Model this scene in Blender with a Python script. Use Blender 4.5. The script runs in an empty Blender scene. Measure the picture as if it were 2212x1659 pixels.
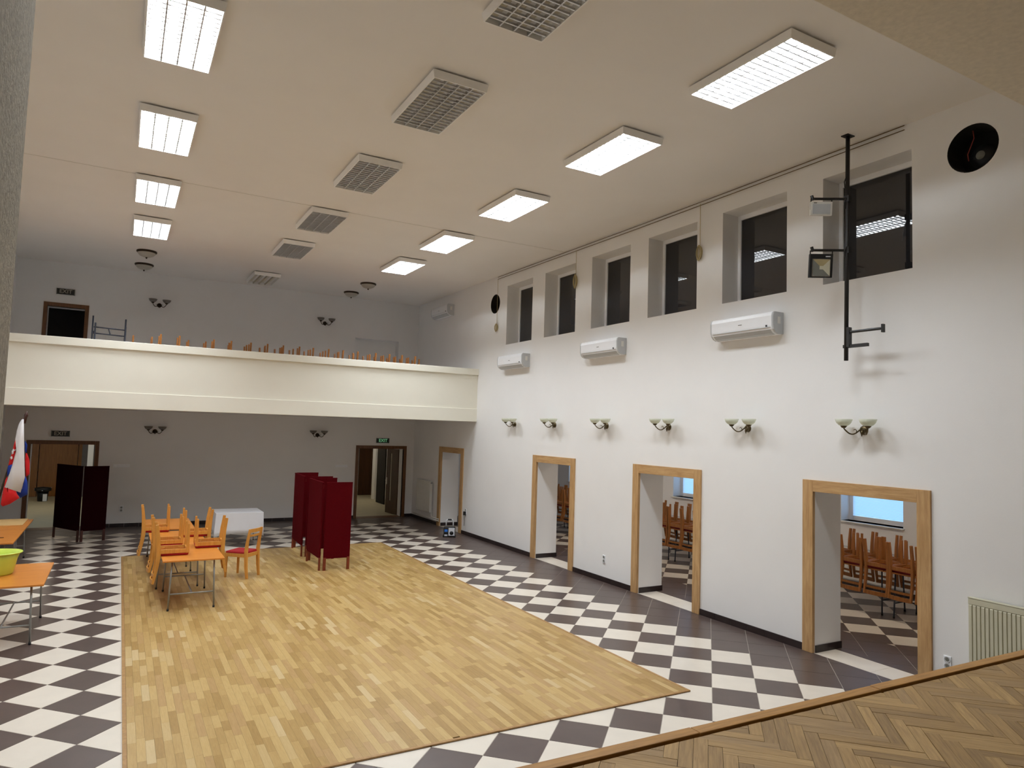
import bpy, bmesh, math, random
from mathutils import Matrix, Vector
random.seed(7)
R = math.radians
SC = bpy.context.scene
COL = SC.collection

# ------------------------------------------------------------------ camera
FPX = 1496.04
CAMP = Vector((0.0, 0.0, 2.85))
YAW, PITCH, ROLL = 0.5124, 0.0658, 0.0309
fw = Vector((math.sin(YAW)*math.cos(PITCH), math.cos(YAW)*math.cos(PITCH), math.sin(PITCH)))
ri = fw.cross(Vector((0, 0, 1))).normalized()
up = ri.cross(fw)
ri, up = math.cos(ROLL)*ri + math.sin(ROLL)*up, -math.sin(ROLL)*ri + math.cos(ROLL)*up
cd = bpy.data.cameras.new('camera')
cd.sensor_fit = 'HORIZONTAL'; cd.sensor_width = 36.0; cd.lens = FPX/2212*36.0
cd.clip_start = 0.05; cd.clip_end = 200
cam = bpy.data.objects.new('camera', cd); COL.objects.link(cam)
cam.matrix_world = Matrix(((ri.x, up.x, -fw.x, CAMP.x), (ri.y, up.y, -fw.y, CAMP.y), (ri.z, up.z, -fw.z, CAMP.z), (0, 0, 0, 1)))
SC.camera = cam
def shown(p):
    """depth, and whether the point falls in the photo's frame (used only to rank pieces by how large they show)"""
    d = Vector(p) - CAMP
    z = d.dot(fw)
    if z < 0.05: return None
    x = 1106 + FPX*d.dot(ri)/z; y = 829.5 - FPX*d.dot(up)/z
    return (z, -60 < x < 2272 and -60 < y < 1719)

# ------------------------------------------------------------------ world, exposure
w = bpy.data.worlds.new('world'); SC.world = w; w.use_nodes = True
bg = w.node_tree.nodes['Background']
bg.inputs[0].default_value = (0.36, 0.66, 1.0, 1); bg.inputs[1].default_value = 2.0
SC.view_settings.view_transform = 'Standard'; SC.view_settings.look = 'None'
SC.view_settings.gamma = 1.0; SC.view_settings.use_curve_mapping = False
SC.view_settings.exposure = 0.0
SC.cycles.max_bounces = 8; SC.cycles.diffuse_bounces = 5; SC.cycles.glossy_bounces = 3; SC.cycles.transmission_bounces = 4; SC.cycles.transparent_max_bounces = 6; SC.cycles.sample_clamp_indirect = 6.0
SC.cycles.caustics_reflective = False; SC.cycles.caustics_refractive = False
SC.cycles.use_light_tree = False
LAMP_STRENGTH = 111.0
LAMP_COLOR = (0.93, 1.0, 1.06)

# ------------------------------------------------------------------ materials
M = {}
def newmat(n):
    m = bpy.data.materials.new(n); m.use_nodes = True
    M[n] = m
    return m, m.node_tree, m.node_tree.nodes['Principled BSDF']
def plain(n, c, rough=0.5, metal=0.0, var=0.06, scale=9.0, bump=0.0, spec=0.5, bscale=None):
    m, t, b = newmat(n)
    g = t.nodes.new('ShaderNodeNewGeometry')
    nz = t.nodes.new('ShaderNodeTexNoise'); nz.inputs['Scale'].default_value = scale; nz.inputs['Detail'].default_value = 4
    t.links.new(g.outputs['Position'], nz.inputs['Vector'])
    rp = t.nodes.new('ShaderNodeValToRGB')
    rp.color_ramp.elements[0].position = 0.3; rp.color_ramp.elements[1].position = 0.7
    rp.color_ramp.elements[0].color = tuple(x*(1-var) for x in c)+(1,)
    rp.color_ramp.elements[1].color = tuple(min(1, x*(1+var)) for x in c)+(1,)
    t.links.new(nz.outputs['Fac'], rp.inputs['Fac']); t.links.new(rp.outputs['Color'], b.inputs['Base Color'])
    b.inputs['Roughness'].default_value = rough; b.inputs['Metallic'].default_value = metal
    b.inputs['Specular IOR Level'].default_value = spec
    if bump:
        n2 = t.nodes.new('ShaderNodeTexNoise'); n2.inputs['Scale'].default_value = bscale or scale*8; n2.inputs['Detail'].default_value = 3
        t.links.new(g.outputs['Position'], n2.inputs['Vector'])
        bp = t.nodes.new('ShaderNodeBump'); bp.inputs['Strength'].default_value = bump; bp.inputs['Distance'].default_value = 0.01
        t.links.new(n2.outputs['Fac'], bp.inputs['Height']); t.links.new(bp.outputs['Normal'], b.inputs['Normal'])
    return m
def wood(n, c1, c2, stretch=(14, 1.2, 14), rough=0.4, coord='pos', spec=0.4, rot=0.0, off=0.0):
    m, t, b = newmat(n)
    if coord == 'pos':
        g = t.nodes.new('ShaderNodeNewGeometry'); src = g.outputs['Position']
    else:
        g = t.nodes.new('ShaderNodeTexCoord'); src = g.outputs['Object']
    mp = t.nodes.new('ShaderNodeMapping'); mp.vector_type = 'TEXTURE' if rot else 'POINT'
    if rot:
        mp.inputs['Rotation'].default_value = (0, 0, rot); mp.inputs['Scale'].default_value = tuple(1/s for s in stretch)
    else:
        mp.inputs['Scale'].default_value = stretch
    mp.inputs['Location'].default_value = (off, off*1.7, off*0.6)
    t.links.new(src, mp.inputs['Vector'])
    nz = t.nodes.new('ShaderNodeTexNoise'); nz.inputs['Scale'].default_value = 3.0; nz.inputs['Detail'].default_value = 6
    nz.inputs['Roughness'].default_value = 0.6; nz.inputs['Distortion'].default_value = 0.4
    t.links.new(mp.outputs['Vector'], nz.inputs['Vector'])
    rp = t.nodes.new('ShaderNodeValToRGB')
    rp.color_ramp.elements[0].position = 0.32; rp.color_ramp.elements[1].position = 0.68
    rp.color_ramp.elements[0].color = c1+(1,); rp.color_ramp.elements[1].color = c2+(1,)
    t.links.new(nz.outputs['Fac'], rp.inputs['Fac']); t.links.new(rp.outputs['Color'], b.inputs['Base Color'])
    b.inputs['Roughness'].default_value = rough; b.inputs['Specular IOR Level'].default_value = spec
    return m
def emis(n, c, s, base=(0.8, 0.8, 0.8)):
    m, t, b = newmat(n)
    b.inputs['Base Color'].default_value = base+(1,)
    b.inputs['Emission Color'].default_value = c+(1,); b.inputs['Emission Strength'].default_value = s
    return m
def lin(r, g, b):
    f = lambda v: ((v/255+0.055)/1.055)**2.4 if v/255 > 0.04045 else v/255/12.92
    return (f(r), f(g), f(b))

plain('wall_paint', (0.89, 0.878, 0.868), 0.85, var=0.015, scale=1.3, bump=0.06, bscale=60)
plain('ceiling_paint', (0.89, 0.855, 0.815), 0.9, var=0.015, scale=1.1)
plain('cream_paint', (0.86, 0.825, 0.71), 0.7, var=0.015, scale=1.3)
plain('pillar_plaster', (0.40, 0.36, 0.285), 0.95, var=0.22, scale=38, bump=0.5, bscale=70)
plain('soffit_paint', (0.84, 0.76, 0.62), 0.95, var=0.06, scale=20, bump=0.2, bscale=60)
plain('stage_bounce_pale', (0.55, 0.50, 0.44), 0.95)  # pale tone, lightened so the stage bounces more light to the soffit
plain('tile_dark', lin(84, 70, 65), 0.32, var=0.10, scale=5)
plain('tile_light', lin(222, 212, 198), 0.30, var=0.03, scale=5)
plain('grout', lin(182, 172, 160), 0.9)
plain('tile_skirting', lin(42, 32, 32), 0.3, var=0.1)
plain('stone_beige', lin(205, 195, 165), 0.5, var=0.05, scale=4)
wood('oak_casing', lin(176, 136, 88), lin(206, 168, 120), (9, 9, 1.0), 0.45)
wood('oak_casing_head', lin(176, 136, 88), lin(206, 168, 120), (9, 1.0, 9), 0.45)
wood('walnut_casing', lin(96, 62, 36), lin(120, 80, 48), (9, 9, 1.0), 0.4)
wood('brown_door', lin(150, 98, 42), lin(172, 116, 54), (9, 9, 0.8), 0.4)
wood('dark_door', lin(70, 44, 26), lin(86, 54, 32), (9, 9, 0.8), 0.35)
TONES = [((181, 145, 84), (196, 160, 98)), ((192, 156, 94), (206, 171, 109)), ((203, 168, 105), (216, 182, 120)),
         ((170, 134, 74), (187, 150, 88)), ((206, 173, 114), (217, 186, 130)), ((186, 148, 92), (200, 163, 108)), ((214, 185, 132), (224, 196, 146))]
for i, (a, b_) in enumerate(TONES):
    wood('parquet_%d' % i, tuple(0.77*v for v in lin(*a)), tuple(0.77*v for v in lin(*b_)), (26, 2.2, 20), 0.36, off=i*3.1)
STAGE = [((136, 104, 60), (166, 132, 80)), ((146, 113, 66), (176, 141, 88)), ((126, 96, 56), (156, 124, 76)), ((152, 119, 70), (184, 149, 95)), ((138, 108, 68), (166, 134, 88))]
for i, (a, b_) in enumerate(STAGE):
    wood('stage_a_%d' % i, lin(*a), lin(*b_), (1.6, 22, 18), 0.5, rot=R(45), off=i*2.3)
    wood('stage_b_%d' % i, lin(*a), lin(*b_), (1.6, 22, 18), 0.5, rot=R(-45), off=i*2.7)
wood('stage_nosing', lin(152, 106, 44), lin(184, 134, 66), (1.2, 18, 18), 0.45)
wood('dance_border', lin(150, 112, 66), lin(176, 136, 84), (6, 6, 6), 0.4)
plain('ceiling_joint', (0.66, 0.62, 0.57), 0.9)
plain('unlit_wall_grey', lin(120, 112, 108), 0.6)  # shade on the unlit lobby wall, put into a grey colour
plain('gap_dark', lin(40, 30, 20), 0.9)
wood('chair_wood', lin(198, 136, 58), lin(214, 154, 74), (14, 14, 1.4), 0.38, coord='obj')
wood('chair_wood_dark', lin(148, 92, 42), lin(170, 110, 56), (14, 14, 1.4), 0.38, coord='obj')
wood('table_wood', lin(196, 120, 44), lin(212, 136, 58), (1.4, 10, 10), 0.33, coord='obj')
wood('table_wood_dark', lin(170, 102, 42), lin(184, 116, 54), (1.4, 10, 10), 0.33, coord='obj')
wood('board_wood', lin(206, 168, 108), lin(220, 184, 126), (1.4, 10, 10), 0.5, coord='obj')
plain('red_fabric', lin(150, 12, 18), 0.9, var=0.08, scale=60)
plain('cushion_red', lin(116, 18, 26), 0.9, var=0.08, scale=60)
plain('dark_red_fabric', lin(76, 7, 14), 1.0, var=0.08, scale=40, spec=0.04)
plain('maroon_fabric', lin(30, 4, 7), 1.0, var=0.08, scale=40, spec=0.02)
wood('red_wood', lin(104, 42, 20), lin(122, 52, 28), (10, 10, 1.5), 0.5)
plain('dark_red_wood', lin(62, 26, 16), 0.5, var=0.1)
plain('steel_grey', lin(150, 150, 146), 0.4, 0.5)
plain('steel_dark', lin(76, 80, 92), 0.4, 0.4)
plain('black_metal', lin(22, 20, 20), 0.5)
plain('black_plastic', lin(18, 18, 20), 0.5)
plain('white_plastic', lin(248, 249, 252), 0.28, var=0.01)
plain('grey_plastic', lin(196, 198, 200), 0.4, var=0.02)
plain('white_enamel', lin(226, 224, 218), 0.35, var=0.02)
plain('cream_enamel', lin(208, 204, 180), 0.35, var=0.02)
plain('bronze', lin(92, 78, 52), 0.38, 0.75)
plain('dark_bronze', lin(62, 48, 34), 0.4, 0.7)
plain('aluminium', (0.78, 0.78, 0.77), 0.28, 1.0, var=0.02)
plain('louvre_blade', (0.62, 0.62, 0.62), 0.35, 0.85, var=0.03)
plain('dull_louvre', lin(176, 168, 150), 0.6, 0.0)
plain('lamp_white', lin(249, 248, 246), 0.4, var=0.01)
plain('cord_beige', lin(176, 160, 118), 0.9)
plain('wire_brown', lin(104, 84, 52), 0.7)
plain('white_cloth', lin(226, 226, 230), 0.9, var=0.01)
plain('flag_white', lin(232, 226, 226), 0.9, var=0.02)
plain('flag_blue', lin(24, 52, 140), 0.9)
plain('flag_red', lin(208, 24, 24), 0.9)
plain('lime_plastic', lin(204, 224, 92), 0.3, var=0.03)
plain('blue_plastic', lin(40, 120, 220), 0.4)
plain('dark_cavity', lin(26, 18, 10), 0.95)
plain('black_felt_and_dark', lin(12, 10, 8), 1.0)
plain('red_cord', lin(150, 60, 50), 0.7)
plain('silver_plastic', lin(214, 216, 222), 0.35)
plain('letter_grey', lin(120, 120, 112), 0.6)
emis('letter_green', lin(120, 200, 150), 0.35, lin(150, 200, 160))
plain('letter_pale', lin(176, 174, 164), 0.6)
plain('sign_black', lin(22, 24, 22), 0.4)
plain('sign_green', lin(14, 44, 26), 0.4)
emis('tube_lit', LAMP_COLOR, LAMP_STRENGTH)
plain('tube_off', lin(214, 208, 192), 0.3)
# frosted shades: bowls and ceiling domes
def frosted(n, c, fac=0.4):
    m, t, b = newmat(n)
    b.inputs['Base Color'].default_value = c+(1,); b.inputs['Roughness'].default_value = 0.35
    b.inputs['Subsurface Weight'].default_value = 0.0
    tr = t.nodes.new('ShaderNodeBsdfTranslucent'); tr.inputs['Color'].default_value = c+(1,)
    mx = t.nodes.new('ShaderNodeMixShader'); mx.inputs['Fac'].default_value = fac
    out = t.nodes['Material Output']
    t.links.new(b.outputs[0], mx.inputs[1]); t.links.new(tr.outputs[0], mx.inputs[2]); t.links.new(mx.outputs[0], out.inputs['Surface'])
frosted('alabaster', (0.82, 0.83, 0.72)); frosted('smoky_glass', (0.30, 0.27, 0.24)); frosted('frosted_glass', (0.72, 0.68, 0.60)); frosted('blind_slat', (0.88, 0.93, 0.97), 0.72)
def glass_pane(n, tint, dark):
    m, t, b = newmat(n)
    if dark:
        b.inputs['Base Color'].default_value = tint+(1,); b.inputs['Roughness'].default_value = 0.02
        b.inputs['Specular IOR Level'].default_value = 0.75
    else:
        tr = t.nodes.new('ShaderNodeBsdfTransparent'); tr.inputs['Color'].default_value = tint+(1,)
        gl = t.nodes.new('ShaderNodeBsdfGlossy'); gl.inputs['Roughness'].default_value = 0.03
        mx = t.nodes.new('ShaderNodeMixShader'); mx.inputs['Fac'].default_value = 0.08
        t.links.new(tr.outputs[0], mx.inputs[1]); t.links.new(gl.outputs[0], mx.inputs[2])
        t.links.new(mx.outputs[0], t.nodes['Material Output'].inputs['Surface'])
glass_pane('night_glass', (0.018, 0.018, 0.021), True); glass_pane('clear_glass', (0.95, 0.97, 1.0), False)

# ------------------------------------------------------------------ mesh helpers
class MB:
    def __init__(s): s.v = []; s.f = []; s.mi = []
    def poly(s, pts, mi=0):
        k = len(s.v); s.v += [tuple(p) for p in pts]; s.f.append(tuple(range(k, k+len(pts)))); s.mi.append(mi); return s
    def faces(s, vs, fs, mi=0):
        k = len(s.v); s.v += [tuple(p) for p in vs]
        for f in fs: s.f.append(tuple(i+k for i in f)); s.mi.append(mi)
        return s
    def box(s, x0, x1, y0, y1, z0, z1, mi=0, mat=None):
        vs = [(x0, y0, z0), (x1, y0, z0), (x1, y1, z0), (x0, y1, z0), (x0, y0, z1), (x1, y0, z1), (x1, y1, z1), (x0, y1, z1)]
        if mat: vs = [mat @ Vector(q) for q in vs]
        return s.faces(vs, [(0, 3, 2, 1), (4, 5, 6, 7), (0, 1, 5, 4), (1, 2, 6, 5), (2, 3, 7, 6), (3, 0, 4, 7)], mi)
    def hexa(s, lo, hi, mi=0):
        """two quads (4 points each, same winding, lo under hi)"""
        return s.faces(list(lo)+list(hi), [(0, 3, 2, 1), (4, 5, 6, 7), (0, 1, 5, 4), (1, 2, 6, 5), (2, 3, 7, 6), (3, 0, 4, 7)], mi)
    def prism(s, pts, a, b, axis='y', mi=0):
        """polygon of (p,q) pairs extruded along axis from a to b"""
        def P(p, q, t): return {'y': (p, t, q), 'x': (t, p, q), 'z': (p, q, t)}[axis]
        n = len(pts)
        vs = [P(p, q, a) for p, q in pts]+[P(p, q, b) for p, q in pts]
        return s.faces(vs, [tuple(reversed(range(n))), tuple(range(n, 2*n))]+[(i, (i+1) % n, n+(i+1) % n, n+i) for i in range(n)], mi)
    def tube(s, pts, r, n=8, mi=0, closed=False):
        pts = [Vector(p) for p in pts]; k = len(pts)
        rs = r if isinstance(r, (list, tuple)) else [r]*k
        vs = []; fs = []
        prev = None
        for i, p in enumerate(pts):
            a = pts[max(i-1, 0)]; b = pts[min(i+1, k-1)]
            if closed: a = pts[(i-1) % k]; b = pts[(i+1) % k]
            d = (b-a).normalized()
            if prev is None:
                ref = Vector((0, 0, 1)) if abs(d.z) < 0.9 else Vector((1, 0, 0))
            else: ref = prev
            u = (ref - d*ref.dot(d)).normalized(); v = d.cross(u); prev = u
            for j in range(n):
                t = 2*math.pi*j/n
                vs.append(p+rs[i]*(math.cos(t)*u+math.sin(t)*v))
        for i in range(k if closed else k-1):
            i2 = (i+1) % k
            for j in range(n):
                fs.append((i*n+j, i*n+(j+1) % n, i2*n+(j+1) % n, i2*n+j))
        if not closed:
            fs.append(tuple(reversed(range(n)))); fs.append(tuple(range((k-1)*n, k*n)))
        return s.faces(vs, fs, mi)
    def rail(s, pts, hw, hd, mi=0, side=(0, 1, 0)):
        """rectangular section swept along pts; hw half width along side, hd half depth across"""
        side = Vector(side); pts = [Vector(p) for p in pts]; k = len(pts); vs = []; fs = []
        for i, p in enumerate(pts):
            d = (pts[min(i+1, k-1)]-pts[max(i-1, 0)]).normalized()
            sd = (side-d*side.dot(d)).normalized(); nn = d.cross(sd)
            h1 = hw[i] if isinstance(hw, (list, tuple)) else hw
            h2 = hd[i] if isinstance(hd, (list, tuple)) else hd
            vs += [p-sd*h1-nn*h2, p+sd*h1-nn*h2, p+sd*h1+nn*h2, p-sd*h1+nn*h2]
        for i in range(k-1):
            for j in range(4): fs.append((i*4+j, i*4+(j+1) % 4, i*4+4+(j+1) % 4, i*4+4+j))
        fs.append((3, 2, 1, 0)); fs.append(tuple(range(4*k-4, 4*k)))
        return s.faces(vs, fs, mi)
    def lathe(s, prof, n=20, c=(0, 0, 0), mi=0, sx=1.0, sy=1.0):
        vs = []; fs = []
        for r, z in prof:
            for j in range(n):
                t = 2*math.pi*j/n; vs.append((c[0]+sx*r*math.cos(t), c[1]+sy*r*math.sin(t), c[2]+z))
        for i in range(len(prof)-1):
            for j in range(n): fs.append((i*n+j, i*n+(j+1) % n, (i+1)*n+(j+1) % n, (i+1)*n+j))
        return s.faces(vs, fs, mi)
    def mesh(s, name, mats, smooth=False):
        me = bpy.data.meshes.new(name); me.from_pydata(s.v, [], s.f)
        for m in (mats if isinstance(mats, (list, tuple)) else [mats]): me.materials.append(M[m])
        if any(s.mi): me.polygons.foreach_set('material_index', s.mi)
        me.update()
        bm = bmesh.new(); bm.from_mesh(me); bmesh.ops.recalc_face_normals(bm, faces=bm.faces); bm.to_mesh(me); bm.free()
        if smooth:
            me.polygons.foreach_set('use_smooth', [True]*len(me.polygons))
        return me
    def build(s, name, mats, parent=None, smooth=False, bevel=0, loc=None, rot=None, auto=None):
        o = bpy.data.objects.new(name, s.mesh(name, mats, smooth)); COL.objects.link(o)
        if parent: o.parent = parent
        if loc: o.location = loc
        if rot: o.rotation_euler = rot
        if bevel:
            b = o.modifiers.new('bevel', 'BEVEL'); b.width = bevel; b.segments = 2; b.limit_method = 'ANGLE'; b.angle_limit = R(40)
        return o
def sharp(o, deg=35):
    me = o.data
    me.polygons.foreach_set('use_smooth', [True]*len(me.polygons))
    me.set_sharp_from_angle(angle=R(deg)); return o
def tag(o, label=None, cat=None, group=None, kind=None):
    if label: o['label'] = label
    if cat: o['category'] = cat
    if group: o['group'] = group
    if kind: o['kind'] = kind
    return o
def thing(name, label, cat, loc=(0, 0, 0), rot=(0, 0, 0), group=None):
    o = bpy.data.objects.new(name, None); COL.objects.link(o); o.location = loc; o.rotation_euler = rot
    o.empty_display_size = 0.1
    return tag(o, label, cat, group)
def struct(o, label): return tag(o, label, None, None, 'structure')
def link_part(name, me, parent, loc=(0, 0, 0), rot=(0, 0, 0), mat=None):
    o = bpy.data.objects.new(name, me); COL.objects.link(o); o.parent = parent; o.location = loc; o.rotation_euler = rot
    if mat:
        o.material_slots[0].link = 'OBJECT'; o.material_slots[0].material = M[mat]
    return o
def copy_tree(o, parent=None):
    c = o.copy(); COL.objects.link(c); c.parent = parent
    for ch in list(o.children): copy_tree(ch, c)
    return c
def dup(root, loc, rot=(0, 0, 0), label=None, group=None):
    c = copy_tree(root); c.location = loc; c.rotation_euler = rot
    if label: c['label'] = label
    if group: c['group'] = group
    return c
def text_part(txt, size, mat, parent, loc, rot, name='lettering', extrude=0.002, bold=0.0):
    cu = bpy.data.curves.new('lettering', 'FONT'); cu.body = txt; cu.size = size; cu.align_x = 'CENTER'; cu.align_y = 'CENTER'; cu.extrude = extrude; cu.offset = bold
    t = bpy.data.objects.new('lettering_curve', cu); COL.objects.link(t)
    dg = bpy.context.evaluated_depsgraph_get()
    me = bpy.data.meshes.new_from_object(t.evaluated_get(dg)); me.materials.clear(); me.materials.append(M[mat])
    bpy.data.objects.remove(t)
    o = bpy.data.objects.new(name, me); COL.objects.link(o); o.parent = parent; o.location = loc; o.rotation_euler = rot
    return o

# ------------------------------------------------------------------ main dimensions (metres)
XL, XR, XR2 = -2.46, 8.234, 8.80
YB, YB2 = 20.91, 21.30
YST = 3.05                      # stage front and proscenium plane
ZC = 6.76
ZST = 1.15
DL, DR, DN, DF = 0.182, 5.708, 5.876, 16.41
YBAL, ZB0, ZBF, ZB1 = 16.485, 3.03, 3.46, 4.43
ZT, ZI = 2.295, 2.14            # casing top, opening top
CW = 0.16
DOORS = [(4.644, 6.368), (8.289, 9.993), (11.858, 13.530), (17.19, 18.84)]
WLEFT = [6.075, 7.897, 9.692, 11.438, 13.238, 15.013]
WINS = [(y-1.23, y) for y in WLEFT]
WZ0, WZ1 = 4.951, 6.428
ROUNDS = [(4.155, 6.20, 0.275), (15.64, 6.065, 0.25)]

def holed_wall(name, const, thick, u0, u1, z0, z1, holes, axis, mats, rounds=(), round_depth=0.35):
    """wall in plane x=const (axis 'x') or y=const (axis 'y'), going back to const+thick, with rectangular openings and round recesses"""
    mb = MB()
    def P(u, z, d): return (const+d, u, z) if axis == 'x' else (u, const+d, z)
    sq = [(c-r*1.15, c+r*1.15, z-r*1.15, z+r*1.15) for c, z, r in rounds]
    us = sorted({u0, u1, *[h[0] for h in holes], *[h[1] for h in holes], *[h[0] for h in sq], *[h[1] for h in sq]})
    zs = sorted({z0, z1, *[h[2] for h in holes], *[h[3] for h in holes], *[h[2] for h in sq], *[h[3] for h in sq]})
    us = [u for u in us if u0 <= u <= u1]; zs = [z for z in zs if z0 <= z <= z1]
    def inh(u, z, hs): return any(h[0]-1e-6 < u < h[1]+1e-6 and h[2]-1e-6 < z < h[3]+1e-6 for h in hs)
    for i in range(len(us)-1):
        for j in range(len(zs)-1):
            a, b, c, d = us[i], us[i+1], zs[j], zs[j+1]; cu, cz = (a+b)/2, (c+d)/2
            if inh(cu, cz, holes): continue
            if not inh(cu, cz, sq): mb.poly([P(a, c, 0), P(b, c, 0), P(b, d, 0), P(a, d, 0)])
            mb.poly([P(a, c, thick), P(a, d, thick), P(b, d, thick), P(b, c, thick)])
    for a, b, c, d in holes:
        c0 = max(c, z0)
        mb.poly([P(a, c0, 0), P(a, d, 0), P(a, d, thick), P(a, c0, thick)]); mb.poly([P(b, c0, 0), P(b, c0, thick), P(b, d, thick), P(b, d, 0)])
        mb.poly([P(a, d, 0), P(b, d, 0), P(b, d, thick), P(a, d, thick)])
        if c > z0: mb.poly([P(a, c, 0), P(a, c, thick), P(b, c, thick), P(b, c, 0)])
    for (cu, cz, r), (a, b, c, d) in zip(rounds, sq):
        n = 40; h = r*1.15; rg = []; ro = []
        for k in range(n):
            t = 2*math.pi*k/n; ct, st = math.cos(t), math.sin(t); m = max(abs(ct), abs(st))
            rg.append((cu+r*ct, cz+r*st)); ro.append((cu+h*ct/m, cz+h*st/m))
        for k in range(n):
            k2 = (k+1) % n
            mb.poly([P(*ro[k], 0), P(*ro[k2], 0), P(*rg[k2], 0), P(*rg[k], 0)])
            mb.poly([P(*rg[k], 0), P(*rg[k2], 0), P(*rg[k2], round_depth), P(*rg[k], round_depth)])
    mb.poly([P(u0, z0, 0), P(u0, z1, 0), P(u0, z1, thick), P(u0, z0, thick)]); mb.poly([P(u1, z0, 0), P(u1, z0, thick), P(u1, z1, thick), P(u1, z1, 0)])
    mb.poly([P(u0, z1, 0), P(u1, z1, 0), P(u1, z1, thick), P(u0, z1, thick)])
    me = bpy.data.meshes.new(name); me.from_pydata(mb.v, [], mb.f); me.materials.append(M[mats]); me.update()
    o = bpy.data.objects.new(name, me); COL.objects.link(o); return o

# ------------------------------------------------------------------ shell
wr = holed_wall('wall_right', XR, XR2-XR, -3.5, YB2, -0.02, ZC+0.2,
                [(a+CW-0.002, b-CW+0.002, -1, ZI) for a, b in DOORS] + [(a, b, WZ0, WZ1) for a, b in WINS], 'x', 'wall_paint', ROUNDS)
struct(wr, 'white plastered right wall with doorways below and dark windows above')
GD = [(-1.99, -0.43), (6.345, 7.985)]        # ground floor doors in the back wall, outside of casing
UPD = (-1.85, -0.87, 5.715)
wb = holed_wall('wall_back', YB, YB2-YB, XL-0.3, XR2+1.4, -0.02, ZC+0.2,
                [(a+0.09, b-0.09, -1, 2.13) for a, b in GD] + [(UPD[0]+0.085, UPD[1]-0.085, ZBF, UPD[2]-0.10), (6.17, 7.575, ZBF, 5.535)], 'y', 'wall_paint')
struct(wb, 'plain back wall under and above the balcony')
struct(MB().box(XL-0.3, XL, -3.5, YB2, -0.02, ZC+0.2).build('wall_left', 'wall_paint'), 'plain left wall of the hall')
struct(MB().box(XL-0.3, XR2, -3.5, YB2, ZC, ZC+0.25).build('ceiling', 'ceiling_paint'), 'pale flat ceiling with rows of louvre lights')
# fine joint across the ceiling
struct(MB().box(XL, XR, 12.475, 12.487, ZC-0.0035, ZC+0.001).build('trim_1', 'ceiling_joint'), 'thin dark joint line across the ceiling')
# proscenium: pier on the left, pier on the right, beam over the stage opening
wf = MB()
wf.box(XL, -0.365, 1.75, YST, -0.02, ZC)
wf.box(7.62, XR, 1.75, YST, -0.02, ZC)
o = wf.build('wall_proscenium', 'pillar_plaster'); struct(o, 'rough grey plaster piers either side of the stage opening')
struct(MB().box(-0.365, 7.62, 1.75, YST, 5.90, ZC).build('wall_front', 'soffit_paint'), 'beige beam over the stage opening')
struct(MB().box(XL, XR, -3.5, -3.3, -0.02, ZC).build('wall_stage', 'stage_bounce_pale'), 'back wall of the stage, lightened to bounce light')

# stage floor with herringbone blocks
L_, W_ = 0.46, 0.0765
def yedge(x): return 3.128-0.0187*x      # stage edge is not quite square to the side walls
fs = struct(MB().box(XL, XR, -3.3, 2.90, 0.9, ZST-0.016).hexa([(XL, 2.8, 0.9), (XR, 2.8, 0.9), (XR, yedge(XR)-0.02, 0.9), (XL, yedge(XL)-0.02, 0.9)], [(XL, 2.8, ZST-0.017), (XR, 2.8, ZST-0.017), (XR, yedge(XR)-0.02, ZST-0.017), (XL, yedge(XL)-0.02, ZST-0.017)]).box(XL, XR, 2.80, 2.90, 0.0, 0.95).build('floor_stage', 'gap_dark'), 'worn herringbone parquet floor of the stage')
c45 = math.cos(R(45))
cand = []
def rot45(p): return (c45*(p[0]-p[1])+2.0, c45*(p[0]+p[1])+1.3)
def clip_half(poly, ax, val, sign):
    out = []
    for i in range(len(poly)):
        a, b = poly[i], poly[(i+1) % len(poly)]
        da, db = sign*(a[ax]-val), sign*(b[ax]-val)
        if da <= 0: out.append(a)
        if (da < 0 < db) or (db < 0 < da):
            t = da/(da-db); out.append((a[0]+t*(b[0]-a[0]), a[1]+t*(b[1]-a[1])))
    return out
def clip_rect(poly, x0, x1, y0, y1):
    for ax, val, sg in ((0, x0, -1), (0, x1, 1), (1, y0, -1), (1, y1, 1)):
        if len(poly) < 3: return []
        poly = clip_half(poly, ax, val, sg)
    return poly if len(poly) >= 3 else []
def area(poly): return abs(sum(poly[i][0]*poly[(i+1) % len(poly)][1]-poly[(i+1) % len(poly)][0]*poly[i][1] for i in range(len(poly))))/2
for k in range(-90, 110):
    for m in range(-14, 15):
        bx, by = k*W_+m*L_, k*W_-m*L_
        for kind, (x0, y0, lx_, ly_) in (('a', (bx, by, L_, W_)), ('b', (bx-W_, by, W_, L_))):
            g = random.choice((0.0008, 0.0008, 0.001, 0.0012, 0.002))
            q = [rot45(p) for p in ((x0+g, y0+g), (x0+lx_-g, y0+g), (x0+lx_-g, y0+ly_-g), (x0+g, y0+ly_-g))]
            cx = sum(p[0] for p in q)/4; cy = sum(p[1] for p in q)/4
            if not (-0.3 < cx < 7.9 and 0.4 < cy < 3.3): continue
            q = clip_rect(q, -0.3, 7.8, 0.5, 9)
            if q:
                q = clip_half([(p[0], p[1]-yedge(p[0])) for p in q], 1, -0.105, 1)
                q = [(p[0], p[1]+yedge(p[0])) for p in q]
            if len(q) < 3: continue
            if not q or area(q) < 0.0006: continue
            s_ = shown((cx, cy, ZST))
            sz = area(q)/(s_[0]**2) if s_ and s_[1] else 0
            cand.append((sz, kind, q, cx, cy))
cand.sort(key=lambda t: -t[0])
def slab(mb, poly, z0, z1, mi=0):
    n = len(poly)
    mb.faces([(p[0], p[1], z0) for p in poly]+[(p[0], p[1], z1) for p in poly], [tuple(range(n, 2*n))]+[(i, (i+1) % n, n+(i+1) % n, n+i) for i in range(n)], mi)
rest = MB()
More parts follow.
